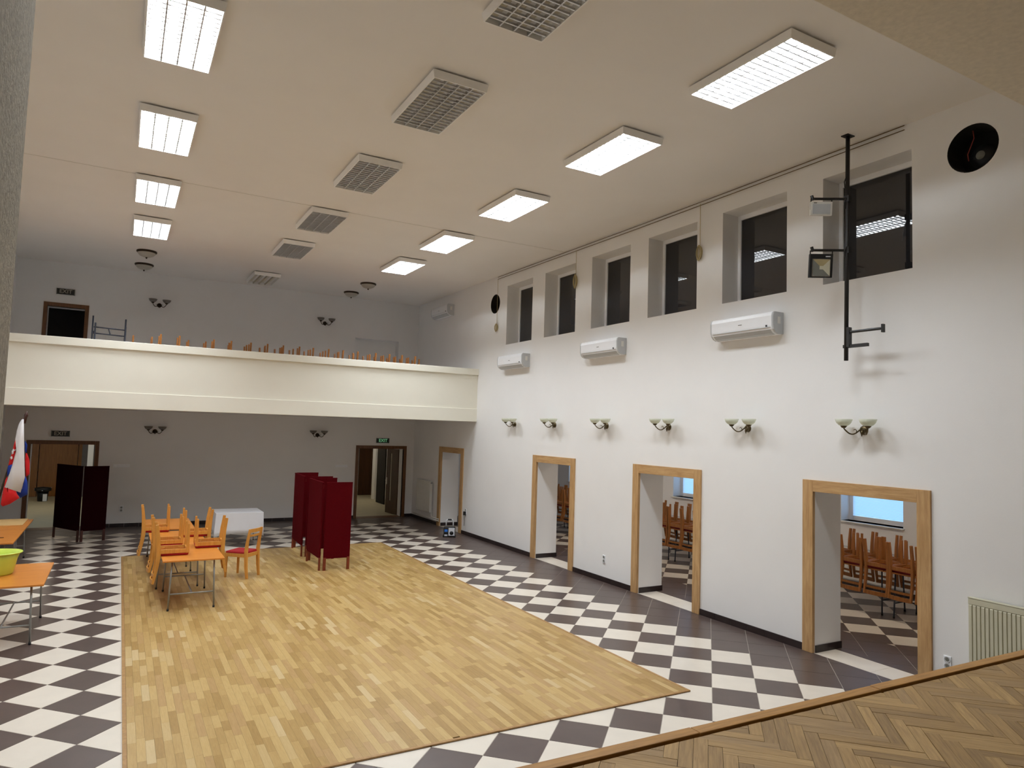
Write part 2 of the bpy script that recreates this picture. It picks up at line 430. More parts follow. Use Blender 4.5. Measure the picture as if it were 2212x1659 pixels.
mats_rest = ['stage_a_%d' % i for i in range(5)]+['stage_b_%d' % i for i in range(5)]
for n_, (sz, kind, q, cx, cy) in enumerate(cand):
    ti = random.randrange(5); top = ZST+random.uniform(-0.0012, 0.0012)
    if n_ < 300 and sz > 0:
        mb = MB(); slab(mb, [(p[0]-cx, p[1]-cy) for p in q], -0.015, 0)
        mb.build('parquet_block', 'stage_%s_%d' % (kind, ti), fs, loc=(cx, cy, top))
    else:
        slab(rest, q, ZST-0.015, top, ti+(5 if kind == 'b' else 0))
o = rest.build('parquet_blocks', mats_rest, fs); o['kind'] = 'stuff'
for xa, xb, dz in ((XL, 2.98, 0.012), (2.985, 4.62, 0.010), (4.625, 6.72, 0.013), (6.725, XR, 0.011)):
    lo = [(xa, yedge(xa)-0.085, ZST-0.05), (xb, yedge(xb)-0.085, ZST-0.05), (xb, yedge(xb), ZST-0.05), (xa, yedge(xa), ZST-0.05)]
    MB().hexa(lo, [(a, b, ZST+dz) for a, b, c in lo]).build('nosing_board', 'stage_nosing', fs, bevel=0.006)

# hall floor with diagonal tiles
TZ = 0.006
fl = struct(MB().box(XL-0.3, XR2-0.12, YST-0.2, YB2, -0.2, -0.003).build('floor', 'grout'), 'checkered hall floor of dark brown and cream tiles laid diagonally')
LX, LY, PX, PY = 0.182, 8.944, 0.688, 0.6828
cand = []
GR = 0.0065
for i in range(-10, 30):
    for j in range(-24, 46):
        if (i+j) % 2 == 0: continue
        # tile centres sit on the half lattice
        cx, cy = LX+i*PX/2, LY+j*PY/2
        dark = (i % 2 != 0)
        if cx > 7.25 or cx < -1.5 or cy > 19.9: dark = True
        q = [(cx-PX/2+GR*.7, cy), (cx, cy-PY/2+GR*.7), (cx+PX/2-GR*.7, cy), (cx, cy+PY/2-GR*.7)]
        q = clip_rect(q, XL, XR, YST-0.1, YB)
        if not q or area(q) < 0.003: continue
        inside = clip_rect(q, DL, DR, DN, DF)
        if inside and area(inside) > area(q)-1e-5: continue
        if not inside or area(inside) < 1e-5: polys = [q]
        else:
            polys = [clip_rect(q, -99, DL, -99, 99), clip_rect(q, DR, 99, -99, 99), clip_rect(q, DL, DR, -99, DN), clip_rect(q, DL, DR, DF, 99)]
            polys = [p for p in polys if p and area(p) > 2e-4]
        if not polys: continue
        s_ = shown((cx, cy, 0)); sz = sum(map(area, polys))*2.85/(s_[0]**3) if s_ and s_[1] else 0
        cand.append((sz, dark, polys, cx, cy, len(q) == 4 and polys[0] is q))
cand.sort(key=lambda t: -t[0])
rest = MB(); shared = {}
for n_, (sz, dark, polys, cx, cy, whole) in enumerate(cand):
    mt = 'tile_dark' if dark else 'tile_light'
    if n_ < 300 and sz > 0:
        key = (dark,) if whole and abs(area(polys[0])-(PX-1.4*GR)*(PY-1.4*GR)/2) < 2e-3 else None
        if key and key in shared: me = shared[key]
        else:
            mb = MB()
            for p in polys: slab(mb, [(a-cx, b-cy) for a, b in p], -0.006, 0)
            me = mb.mesh('tile', mt)
            if key: shared[key] = me
        link_part('floor_tile', me, fl, (cx, cy, 0.0))
    else:
        for p in polys: slab(rest, p, -0.006, 0.0, 0 if dark else 1)
o = rest.build('floor_tiles', ['tile_dark', 'tile_light'], fl); o['kind'] = 'stuff'

# dance floor
df = struct(MB().box(DL, DR, DN, DF, -0.01, 0.004).build('floor_dance', 'gap_dark'), 'pale oak strip parquet dance floor set into the tiles')
bw = 0.035
for nm, b4 in (('l', (DL, DL+bw, DN, DF)), ('r', (DR-bw, DR, DN, DF)), ('n', (DL+bw, DR-bw, DN, DN+bw)), ('f', (DL+bw, DR-bw, DF-bw, DF))):
    MB().box(b4[0], b4[1], b4[2], b4[3], 0.0, 0.017).build('edge_strip', 'dance_border', df, bevel=0.002)
cand = []
sw = 0.0705; x = DL+bw+0.001; row = 0
while x < DR-bw-0.002:
    x1 = min(x+sw, DR-bw-0.001); y = DN+bw+0.001 - random.uniform(0, 0.35)
    while y < DF-bw-0.002:
        l = random.choice((0.22, 0.3, 0.36, 0.42, 0.48, 0.55))
        a, b_ = max(y, DN+bw+0.001), min(y+l, DF-bw-0.001)
        if b_-a > 0.02:
            s_ = shown(((x+x1)/2, (a+b_)/2, 0)); sz = (b_-a)*2.85/(s_[0]**3) if s_ and s_[1] else 0
            cand.append((sz, x, x1, a, b_))
        y += l
    x = x1; row += 1
cand.sort(key=lambda t: -t[0])
rest = MB()
WTS = [5, 6, 5, 3, 2, 4, 0.35]
g = 0.0005
for n_, (sz, x0, x1, a, b_) in enumerate(cand):
    ti = random.choices(range(7), WTS)[0]
    if n_ < 300 and sz > 0:
        mb = MB(); slab(mb, [(x0+g, a+g), (x1-g, a+g), (x1-g, b_-g), (x0+g, b_-g)], 0.004, 0.0145)
        mb.build('parquet_strip', 'parquet_%d' % ti, df)
    else:
        slab(rest, [(x0+g, a+g), (x1-g, a+g), (x1-g, b_-g), (x0+g, b_-g)], 0.004, 0.0145, ti)
o = rest.build('parquet_strips', ['parquet_%d' % i for i in range(7)], df); o['kind'] = 'stuff'

# skirting tiles
def skirting(name, axis, const, d, spans, label, h=0.095):
    e = bpy.data.objects.new(name, None); COL.objects.link(e); struct(e, label)
    for a, b in spans:
        n = max(1, round((b-a)/0.335)); st = (b-a)/n
        for k in range(n):
            u0, u1 = a+k*st+0.0015, a+(k+1)*st-0.0015
            if axis == 'x': MB().box(min(const, const+d), max(const, const+d), u0, u1, 0.001, h).build('skirting_tile', 'tile_skirting', e)
            else: MB().box(u0, u1, min(const, const+d), max(const, const+d), 0.001, h).build('skirting_tile', 'tile_skirting', e)
    return e
sp = [(YST, DOORS[0][0])]+[(DOORS[i][1], DOORS[i+1][0]) for i in range(3)]+[(DOORS[3][1], YB)]
skirting('baseboard_right', 'x', XR-0.001, -0.012, sp, 'row of black skirting tiles along the right wall')
skirting('baseboard_back', 'y', YB-0.001, -0.012, [(XL, GD[0][0]), (GD[0][1], GD[1][0]), (GD[1][1], XR)], 'row of black skirting tiles along the back wall')
for k, (a, b) in enumerate(DOORS):
    e = skirting('baseboard_doorway', 'y', b-CW+0.001, -0.012, [(XR+0.03, XR2+0.012)], 'short black skirting on the side of a doorway')

# ------------------------------------------------------------------ doorways in the right wall
DLAB = ['oak framed open doorway nearest the stage', 'oak framed open doorway second from the stage', 'oak framed open doorway third from the stage', 'oak framed doorway under the balcony in the right wall']
for k, (a, b) in enumerate(DOORS):
    e = bpy.data.objects.new('door_%d' % (k+1), None); COL.objects.link(e); struct(e, DLAB[k])
    x0, x1 = XR-0.028, XR+0.022
    MB().box(x0, x1, a, a+CW, 0.001, ZT).build('casing_upright', 'oak_casing', e, bevel=0.003)
    MB().box(x0, x1, b-CW, b, 0.001, ZT).build('casing_upright', 'oak_casing', e, bevel=0.003)
    MB().box(x0+0.002, x1, a+CW+0.001, b-CW-0.001, ZI, ZT).build('casing_head', 'oak_casing_head', e, bevel=0.003)
    # pale threshold tiles, then a dark strip
    ym = (a+b)/2-0.1
    for y0, y1 in ((a+CW+0.004, ym-0.002), (ym+0.002, b-CW-0.016)):
        MB().box(XR+0.002, 8.668, y0, y1, -0.004, 0.002).build('threshold_tile', 'tile_light', e)
    MB().box(8.672, XR2-0.002, a+CW+0.004, b-CW-0.016, -0.004, 0.002).build('threshold_tile', 'tile_dark', e)

# upper windows
for k, (a, b) in enumerate(WINS):
    e = bpy.data.objects.new('window_%d' % (k+1), None); COL.objects.link(e)
    struct(e, 'dark night window high in the right wall, %s from the stage' % ['first', 'second', 'third', 'fourth', 'fifth', 'sixth'][k])
    xf = 8.575; fwid = 0.06
    MB().box(xf, xf+0.07, a+0.001, a+fwid, WZ0, WZ1-0.001).build('frame_upright', 'white_plastic', e, bevel=0.004)
    MB().box(xf, xf+0.07, b-fwid, b-0.001, WZ0, WZ1-0.001).build('frame_upright', 'white_plastic', e, bevel=0.004)
    MB().box(xf, xf+0.07, a+fwid, b-fwid, WZ1-0.075, WZ1-0.001).build('frame_rail', 'white_plastic', e, bevel=0.004)
    MB().box(xf, xf+0.07, a+fwid, b-fwid, WZ0+0.001, WZ0+0.06).build('frame_rail', 'white_plastic', e, bevel=0.004)
    MB().box(xf+0.025, xf+0.032, a+fwid-0.005, b-fwid+0.005, WZ0+0.05, WZ1-0.07).build('pane', 'night_glass', e)
# ------------------------------------------------------------------ balcony
ba = bpy.data.objects.new('balcony', None); COL.objects.link(ba); struct(ba, 'cream balcony with solid parapet across the back of the hall')
MB().box(XL, XR, YBAL+0.03, YB, ZB0+0.012, ZBF).build('floor_slab', 'wall_paint', ba)
MB().box(XL, XR, YBAL+0.02, YBAL+0.20, ZB0+0.02, ZB1-0.02).build('parapet', 'cream_paint', ba)
MB().box(XL, XR, YBAL-0.035, YBAL+0.24, ZB1-0.165, ZB1).build('parapet_cap', 'cream_paint', ba, bevel=0.008)
MB().box(XL, XR, YBAL, YBAL+0.15, ZB0, 3.37).build('parapet_band', 'cream_paint', ba, bevel=0.006)

# niche in the back wall above the balcony
struct(MB().box(6.16, 7.585, YB+0.24, YB+0.28, ZBF-0.01, 5.545).build('trim_2', 'wall_paint'), 'shallow blocked doorway recessed in the upper back wall')

# ------------------------------------------------------------------ back wall doors
for k, ((a, b), lab) in enumerate(zip(GD, ('brown framed open doorway at the left of the back wall', 'brown framed open doorway at the right of the back wall'))):
    e = bpy.data.objects.new('door_%d' % (k+5), None); COL.objects.link(e); struct(e, lab)
    y0, y1 = YB-0.025, YB2+0.0
    MB().box(a, a+0.09, y0, YB+0.10, 0.001, 2.225).build('casing_upright', 'walnut_casing', e, bevel=0.003)
    MB().box(b-0.09, b, y0, YB+0.10, 0.001, 2.225).build('casing_upright', 'walnut_casing', e, bevel=0.003)
    MB().box(a+0.091, b-0.091, y0, YB+0.10, 2.13, 2.225).build('casing_head', 'walnut_casing', e, bevel=0.003)
    MB().box(a+0.09, b-0.09, YB, YB2, -0.004, 0.004).build('threshold', 'walnut_casing', e)
# open leaf of the right back door, swung into the lobby, glazed strip and lever handle
lf = bpy.data.objects.new('door_8', None); COL.objects.link(lf); struct(lf, 'dark brown door leaf with narrow glass strip, standing open behind the right back doorway')
lf.location = (7.90, 21.32, 0); lf.rotation_euler = (0, 0, R(97))
MB().box(0, 0.46, -0.02, 0.02, 0.01, 2.10).build('leaf', 'dark_door', lf, bevel=0.004)
MB().box(0.57, 0.82, -0.02, 0.02, 0.01, 2.10).build('leaf', 'dark_door', lf, bevel=0.004)
MB().box(0.455, 0.575, -0.019, 0.019, 0.01, 0.42).build('leaf_rail', 'dark_door', lf)
MB().box(0.455, 0.575, -0.019, 0.019, 1.95, 2.10).build('leaf_rail', 'dark_door', lf)
MB().box(0.46, 0.57, -0.006, 0.006, 0.42, 1.95).build('glass_strip', 'frosted_glass', lf)
MB().box(0.755, 0.785, 0.02, 0.03, 0.93, 1.15).tube([(0.77, 0.025, 1.06), (0.77, 0.07, 1.06), (0.66, 0.075, 1.06)], 0.009).build('handle', 'aluminium', lf)
# upper door on the balcony
e = bpy.data.objects.new('door_7', None); COL.objects.link(e); struct(e, 'brown framed dark doorway on the balcony')
a, b, zt = UPD
MB().box(a, a+0.085, YB-0.025, YB+0.1, ZBF+0.001, zt).build('casing_upright', 'walnut_casing', e, bevel=0.003)
MB().box(b-0.085, b, YB-0.025, YB+0.1, ZBF+0.001, zt).build('casing_upright', 'walnut_casing', e, bevel=0.003)
MB().box(a+0.086, b-0.086, YB-0.025, YB+0.1, zt-0.10, zt).build('casing_head', 'walnut_casing', e, bevel=0.003)
# ------------------------------------------------------------------ lobby behind the back wall
struct(MB().box(XL-1.0, XR2+1.4, YB2-0.4, 29.9, -0.2, -0.004).build('floor_lobby', 'stone_beige'), 'beige stone floor of the lobby')
lw = MB()
lw.box(XL-1.2, XL-1.0, YB2, 30, -0.02, 2.75).box(XR2+1.2, XR2+1.4, YB2, 30, -0.02, 2.75).box(XL-1.2, XR2+1.4, 29.6, 29.8, -0.02, 2.75)
lw.box(XL-1.2, XR2+1.4, YB2, 29.8, 2.75, 2.9)
lw.box(8.68, 9.3, 26.0, 26.35, 0, 2.75)           # white pier seen through the right doorway
lw.box(0.6, 5.6, YB2, 29.6, 0, 2.75)              # block between the two lobbies
lw.box(9.0, 10.2, 27.9, 28.1, 0, 2.75)
lw.box(-0.87, -0.71, 27.0, 27.2, 0, 2.75)
struct(lw.build('wall_lobby', 'wall_paint'), 'white walls and pier of the lobby')
struct(MB().box(XL-1.2, XR2, YB2, 23.6, ZBF-0.2, ZC).build('upper_lobby_dark_block', 'black_felt_and_dark'), 'black block for the unlit space behind the balcony door')  # solid block, darkness of the unlit room put into its black colour
e = bpy.data.objects.new('door_9', None); COL.objects.link(e); struct(e, 'light brown panelled doors at the far end of the left lobby')
MB().box(-2.62, -2.42, 29.42, 29.58, 0, 2.5).build('casing_upright', 'brown_door', e)
MB().box(-2.40, -1.25, 29.46, 29.58, 0, 2.5).build('leaf', 'brown_door', e, bevel=0.004)
MB().box(-1.23, -1.12, 29.42, 29.58, 0, 2.5).build('casing_upright', 'brown_door', e)
tag(MB().box(-1.11, -0.72, 29.1, 29.55, 0.0, 2.3).build('lobby_shade_infill', 'unlit_wall_grey', bevel=0.006), 'added grey cabinet beside the brown doors in the left lobby', 'infill')  # added box, its grey stands in for the wall in shade
e = bpy.data.objects.new('door_10', None); COL.objects.link(e); struct(e, 'dark brown door deep in the right lobby')
MB().box(8.60, 9.10, 27.80, 27.88, 0, 2.4).build('leaf', 'dark_door', e, bevel=0.004)
MB().box(9.08, 9.18, 27.76, 27.89, 0, 2.4).build('casing_upright', 'dark_door', e, bevel=0.004)
e = bpy.data.objects.new('door_11', None); COL.objects.link(e); struct(e, 'black door leaf standing open deeper in the right lobby')
MB().box(8.45, 8.49, 24.2, 25.1, 0.01, 2.4).build('leaf', 'dark_cavity', e, bevel=0.004)
# unseen ceiling lamps added to light the lobby, above the door heads
for k, (x, y) in enumerate(((-1.6, 25.5), (7.4, 25.3))):
    t = thing('added_lobby_lamp', 'added unseen lamp on the lobby ceiling behind the %s back doorway' % ('left', 'right')[k], 'ceiling lamp', (x, y, 2.745))
    MB().lathe([(0.0, -0.09), (0.12, -0.075), (0.16, -0.03), (0.165, 0)], 20).build('shade', 'lobby_glow' if 'lobby_glow' in M else emis('lobby_glow', (1.0, 0.9, 0.72), 50.0).name, t, True)
    MB().lathe([(0.165, -0.02), (0.18, -0.02), (0.18, 0)], 20).build('rim', 'white_enamel', t, True)

# ------------------------------------------------------------------ side room behind the right wall
XS, XS2 = 12.70, 13.10
YS0, YS1 = 2.6, 20.6
ZS = 2.95
SW = [(7.68, 8.95), (10.10, 11.37), (12.52, 13.80), (14.95, 16.22), (17.38, 18.65)]
sr = holed_wall('wall_side_room', XS, XS2-XS, YS0, YS1, -0.02, ZS, [(a, b, 1.25, 2.55) for a, b in SW], 'x', 'wall_paint')
struct(sr, 'window wall of the side room seen through the doorways')
struct(MB().box(XR2, XS2, YS0-0.2, YS0, -0.02, ZS).box(XR2, XS2, YS1, YS1+0.2, -0.02, ZS).build('wall_side_room_ends', 'wall_paint'), 'end walls of the side room')
struct(MB().box(XR2, XS2, YS0-0.2, YS1+0.2, ZS, ZS+0.2).build('ceiling_side_room', 'ceiling_paint'), 'white ceiling of the side room')
fsr = struct(MB().box(XR2-0.13, XS2, YS0-0.2, YS1+0.2, -0.2, -0.003).build('floor_side_room', 'grout'), 'checkered tile floor of the side room')
rest = MB(); XBD = 9.60
cand = []
for i in range(20, 42):
    for j in range(-24, 46):
        if (i+j) % 2 == 0: continue
        cx, cy = LX+0.2+i*PX/2, LY+0.12+j*PY/2
        dark = (i % 2 != 0)
        q = [(cx-PX/2+GR*.7, cy), (cx, cy-PY/2+GR*.7), (cx+PX/2-GR*.7, cy), (cx, cy+PY/2-GR*.7)]
        for part, (x0, x1) in enumerate(((XR2, XBD), (XBD, XS))):
            p = clip_rect(q, x0+(0.002 if part else 0), x1-(0 if part else 0.002), YS0, YS1)
            if not p or area(p) < 0.002: continue
            vis = any(math.atan2(cy, cx) > math.atan2(d[0]+CW-0.6, XR) and math.atan2(cy, cx) < math.atan2(d[1]-CW+0.6, XR) for d in DOORS[:3])
            if vis: cand.append((dark or part == 0, p, cx, cy))
            else: slab(rest, p, -0.006, 0, 0 if (dark or part == 0) else 1)
for dk, p, cx, cy in cand:
    mb = MB(); slab(mb, [(a-cx, b-cy) for a, b in p], -0.006, 0)
    mb.build('floor_tile', 'tile_dark' if dk else 'tile_light', fsr, loc=(cx, cy, 0))
o = rest.build('floor_tiles', ['tile_dark', 'tile_light'], fsr); o['kind'] = 'stuff'
skirting('baseboard_side_room', 'x', XS-0.001, -0.012, [(YS0, YS1)], 'black skirting tiles along the side room window wall')
for k, (a, b) in enumerate(SW):
    e = bpy.data.objects.new('window_%d' % (k+7), None); COL.objects.link(e)
    struct(e, 'white side room window with lowered blind, %s from the stage' % ['first', 'second', 'third', 'fourth', 'fifth'][k])
    xf = 12.96; z0, z1 = 1.25, 2.55
    for y0, y1 in ((a, a+0.085), (b-0.085, b)): MB().box(xf, xf+0.07, y0, y1, z0, z1).build('frame_upright', 'white_plastic', e, bevel=0.005)
    MB().box(xf, xf+0.07, a+0.085, b-0.085, z0, z0+0.09).build('frame_rail', 'white_plastic', e, bevel=0.005)
    MB().box(xf, xf+0.07, a+0.085, b-0.085, z1-0.09, z1).build('frame_rail', 'white_plastic', e, bevel=0.005)
    MB().box(xf+0.03, xf+0.036, a+0.08, b-0.08, z0+0.085, z1-0.085).build('pane', 'clear_glass', e)
    bl = MB(); z = z0+0.10
    while z < z1-0.10:
        bl.faces([(xf+0.012, a+0.09, z), (xf+0.012, b-0.09, z), (xf+0.002, b-0.09, z+0.019), (xf+0.002, a+0.09, z+0.019)], [(0, 1, 2, 3)]); z += 0.0205
    bl.build('blind_slats', 'blind_slat', e)
    MB().box(XS-0.07, xf, a-0.03, b+0.03, z0-0.028, z0).build('window_sill', 'white_enamel', e, bevel=0.008)

emis('side_glow', (1.0, 0.88, 0.72), 60.0)  # glow of the unseen lamps added to brighten the side room
for k, y in enumerate((6.2, 10.4, 14.6)):
    t = thing('added_side_room_lamp', 'added unseen ceiling lamp in the side room by the %s right doorway from the stage' % ('first', 'second', 'third')[k], 'ceiling lamp', (10.4, y, ZS-0.005))
    MB().lathe([(0.0, -0.11), (0.13, -0.09), (0.18, -0.035), (0.185, 0)], 20).build('shade', 'side_glow', t, True)
    MB().lathe([(0.185, -0.02), (0.20, -0.02), (0.20, 0)], 20).build('rim', 'white_enamel', t, True)

# ------------------------------------------------------------------ ceiling louvre lights
def louvre_light(lit, dull=False):
    t = thing('louvre_light', 'x', 'ceiling light')
    hx, hy, d = 0.335, 0.685, 0.088
    h = MB()
    for s in (-1, 1):
        h.faces([(s*hx, -hy, 0), (s*hx, hy, 0), (s*(hx-0.012), hy-0.012, -d), (s*(hx-0.012), -hy+0.012, -d), (s*(hx-0.024), -hy+0.024, -d), (s*(hx-0.024), hy-0.024, -d), (s*(hx-0.024), hy-0.024, -0.005), (s*(hx-0.024), -hy+0.024, -0.005)],
                [(0, 1, 2, 3), (3, 2, 5, 4), (4, 5, 6, 7)])
        h.faces([(-hx, s*hy, 0), (hx, s*hy, 0), (hx-0.012, s*(hy-0.012), -d), (-hx+0.012, s*(hy-0.012), -d), (-hx+0.024, s*(hy-0.024), -d), (hx-0.024, s*(hy-0.024), -d), (hx-0.024, s*(hy-0.024), -0.005), (-hx+0.024, s*(hy-0.024), -0.005)],
                [(0, 1, 2, 3), (3, 2, 5, 4), (4, 5, 6, 7)])
    h.box(-hx, hx, -hy, hy, -0.006, 0)
    MB().box(-hx+0.05, hx-0.05, -hy+0.08, hy-0.08, 0.0, 0.0215).build('mounting', 'steel_dark', t)
    h.build('housing', 'lamp_white', t)
    cw = (hx-0.026)*2/4
    fin = MB().faces([(-0.013, -hy+0.025, -0.048), (0.013, -hy+0.025, -0.048), (0.007, -hy+0.025, -0.085), (-0.007, -hy+0.025, -0.085), (-0.013, hy-0.025, -0.048), (0.013, hy-0.025, -0.048), (0.007, hy-0.025, -0.085), (-0.007, hy-0.025, -0.085)],
                     [(0, 1, 2, 3), (7, 6, 5, 4), (0, 4, 5, 1), (1, 5, 6, 2), (2, 6, 7, 3), (3, 7, 4, 0)]).mesh('fin', 'dull_louvre' if dull else 'louvre_blade')
    for k in (-1, 0, 1): link_part('louvre_fin', fin, t, (k*cw, 0, 0))
    tb = MB(); hw = 0.040
    tb.faces([(-hw, -hy+0.05, -0.014), (-hw*0.5, -hy+0.05, -0.028), (hw*0.5, -hy+0.05, -0.028), (hw, -hy+0.05, -0.014), (-hw, hy-0.05, -0.014), (-hw*0.5, hy-0.05, -0.028), (hw*0.5, hy-0.05, -0.028), (hw, hy-0.05, -0.014)],
             [(0, 1, 5, 4), (1, 2, 6, 5), (2, 3, 7, 6)])
    tm = tb.mesh('tube', 'tube_lit' if lit else 'tube_off')
    for k in range(4): link_part('tube', tm, t, ((k-1.5)*cw, 0, 0))
    if not dull:
        n = 15
        bm_ = MB()
        for k in range(4):
            c = (k-1.5)*cw; hwid = cw/2-0.004
            bm_.faces([(c-hwid, -0.011, -0.066), (c+hwid, -0.011, -0.066), (c+hwid, -0.008, -0.084), (c-hwid, -0.008, -0.084), (c-hwid, 0.008, -0.084), (c+hwid, 0.008, -0.084), (c+hwid, 0.011, -0.066), (c-hwid, 0.011, -0.066)],
                      [(0, 1, 2, 3), (3, 2, 5, 4), (4, 5, 6, 7), (0, 7, 6, 1)])
        bl = bm_.mesh('blade', 'louvre_blade')
        for k in range(n): link_part('louvre_blade', bl, t, (0, -hy+0.025+(k+1)*(2*hy-0.05)/(n+1), 0))
    return t
lit0 = louvre_light(True); off0 = louvre_light(False); dull0 = louvre_light(False, True)
ORD = ['first', 'second', 'third', 'fourth', 'fifth', 'sixth']
YL = [4.955, 7.50, 10.28, 13.12, 15.70]
used = {}
def put(src, key, loc, label, group):
    if key not in used:
        used[key] = 1; src.location = loc; tag(src, label, None, group); return src
    return dup(src, loc, (0, 0, 0), label, group)
for k in range(5):
    put(lit0, 'l', (5.66+0.012*k, YL[k], ZC-0.022), 'lit white louvre light, %s from the stage in the row by the windows' % ORD[k], 'louvre lights in the row by the windows')
for k in range(5):
    put(lit0, 'l', (0.30+0.006*k, YL[k]-(0.05 if k else 0), ZC-0.022), 'lit white louvre light, %s from the stage in the left row' % ORD[k], 'louvre lights in the left row')
for k in range(5):
    put(off0, 'o', (3.06+0.015*k, YL[k], ZC-0.022), 'unlit grey louvre light, %s from the stage in the middle row' % ORD[k], 'unlit louvre lights in the middle row')
put(dull0, 'd', (3.13, 19.4, ZC-0.022), 'unlit pale louvre light over the balcony at the end of the middle row', 'unlit louvre lights in the middle row')

# dome lamps over the balcony
def dome_lamp():
    t = thing('dome_lamp', 'x', 'ceiling lamp')
    MB().lathe([(0.02, 0), (0.215, 0), (0.22, -0.025), (0.20, -0.045), (0.185, -0.045)], 28).build('rim', 'dark_bronze', t, True)
    MB().lathe([(0.19, -0.04), (0.18, -0.075), (0.14, -0.115), (0.08, -0.14), (0.02, -0.15), (0.0, -0.15)], 28).build('shade', 'frosted_glass', t, True)
    MB().lathe([(0.0, -0.185), (0.014, -0.175), (0.022, -0.155), (0.024, -0.145), (0.0, -0.14)], 12).build('finial', 'dark_bronze', t, True)
    return t
d0 = dome_lamp()
for k, (x, y, lab) in enumerate(((0.31, 18.2, 'frosted dome lamp with bronze rim on the left, nearer the hall'), (0.30, 19.8, 'frosted dome lamp with bronze rim on the left, nearer the back wall'),
                                 (5.75, 18.5, 'frosted dome lamp with bronze rim on the right, nearer the hall'), (5.73, 20.05, 'frosted dome lamp with bronze rim on the right, nearer the back wall'))):
    put(d0, 'dome', (x, y, ZC), lab, 'dome lamps over the balcony')

# ------------------------------------------------------------------ wall sconces: local x = out of the wall, y along it
def sconce(mat, glass='alabaster'):
    t = thing('wall_sconce', 'x', 'wall lamp')
    MB().lathe([(0.0, 0.03), (0.03, 0.026), (0.055, 0.012), (0.06, 0)], 16).build('wall_plate', mat, t, True, rot=(0, R(90), 0), loc=(0, 0, -0.09))
    MB().tube([(0.03, 0, -0.09), (0.05, 0, -0.13), (0.045, 0, -0.17)], [0.02, 0.014, 0.004]).build('drop_finial', mat, t, True)
    for s in (-1, 1):
        pts = []
        for k in range(13):
            a = k/12
            pts.append((0.03+0.14*a, s*(0.02+0.145*a), -0.07-0.085*math.sin(math.pi*a*0.92)+0.02*a))
        ar = MB().tube(pts, 0.0085).build('arm', mat, t, True)
        MB().tube([(0.07, s*0.06, -0.135), (0.075, s*0.05, -0.095), (0.09, s*0.06, -0.08), (0.10, s*0.075, -0.09)], 0.005, 6).build('scroll', mat, ar, True)
        ex, ey, ez = pts[-1]
        MB().lathe([(0.0, 0), (0.022, 0.004), (0.042, 0.03), (0.036, 0.035), (0.0, 0.03)], 14, (ex, ey, ez)).build('cup', mat, t, True)
        MB().lathe([(0.03, 0.028), (0.06, 0.040), (0.088, 0.068), (0.106, 0.115), (0.103, 0.116), (0.084, 0.072), (0.056, 0.046), (0.0, 0.036)], 24, (ex, ey, ez)).build('shade', glass, t, True)
    return t
s0 = sconce('bronze'); s1 = sconce('dark_bronze', 'smoky_glass')
SY = [5.48, 7.35, 9.08, 10.83, 12.68, 14.43]
for k, y in enumerate(SY):
    put(s0, 's', (XR, y, 3.07), 'bronze wall sconce with two cream bowls, %s from the stage on the right wall' % ORD[k], 'sconces along the right wall')
for o in [s0]+[x for x in COL.objects if x.name.startswith('wall_sconce') and x is not s0 and x is not s1]: o.rotation_euler = (0, 0, R(180))
for k, (x, z, lab) in enumerate(((0.83, 2.60, 'dark bronze sconce on the left of the back wall below the balcony'), (5.15, 2.60, 'dark bronze sconce on the right of the back wall below the balcony'),
                                 (0.74, 6.00, 'dark bronze sconce on the left of the back wall above the balcony'), (5.21, 5.97, 'dark bronze sconce on the right of the back wall above the balcony'))):
    put(s1, 's1', (x, YB, z), lab, 'sconces on the back wall').rotation_euler = (0, 0, R(-90))

# ------------------------------------------------------------------ air conditioners: local x out of wall
def aircon(ln):
    t = thing('air_conditioner', 'x', 'air conditioner')
    prof = [(0.0, 0.0), (0.11, 0.0), (0.165, 0.022), (0.205, 0.065), (0.222, 0.12), (0.226, 0.26), (0.215, 0.305), (0.19, 0.322), (0.0, 0.322)]
    h = ln/2
    MB().prism(prof, -h+0.03, h-0.03, 'y').build('body', 'white_plastic', t, bevel=0.004)
    pe = [(p*0.992, 0.003+q*0.985) for p, q in prof]
    for s in (-1, 1):
        MB().prism(pe, s*(h-0.03), s*h, 'y').build('end_cap', 'grey_plastic', t, bevel=0.006)
        MB().box(0.07, 0.13, s*h-0.002, s*h+0.003, 0.15, 0.25).build('pipe_cover', 'steel_grey' if False else 'white_enamel', t)
    MB().hexa([(0.112, -h+0.06, -0.004), (0.112, h-0.06, -0.004), (0.120, h-0.06, 0.002), (0.120, -h+0.06, 0.002)][::1],
              [(0.160, -h+0.06, 0.014), (0.160, h-0.06, 0.014), (0.208, h-0.06, 0.062), (0.208, -h+0.06, 0.062)]).build('outlet_flap', 'grey_plastic', t)
    MB().box(0.216, 0.227, -h+0.05, h-0.05, 0.094, 0.098).build('seam', 'grey_plastic', t)
    MB().box(0.218, 0.229, h-0.13, h-0.105, 0.105, 0.13).build('sensor_window', 'black_plastic', t)
    MB().box(0.2255, 0.2275, -0.035, 0.035, 0.178, 0.188).build('logo', 'letter_grey', t)
    return t
ac = aircon(1.21)
ACS = [(7.32, 4.335, 'white split air conditioner under the windows, nearest the stage'), (10.88, 4.325, 'white split air conditioner under the windows, second from the stage'),
       (14.42, 4.315, 'white split air conditioner under the windows, third from the stage'), (18.78, 6.10, 'white split air conditioner near the ceiling above the balcony')]
for y, z, lab in ACS: put(ac, 'ac', (XR, y, z), lab, 'air conditioners on the right wall').rotation_euler = (0, 0, R(180))

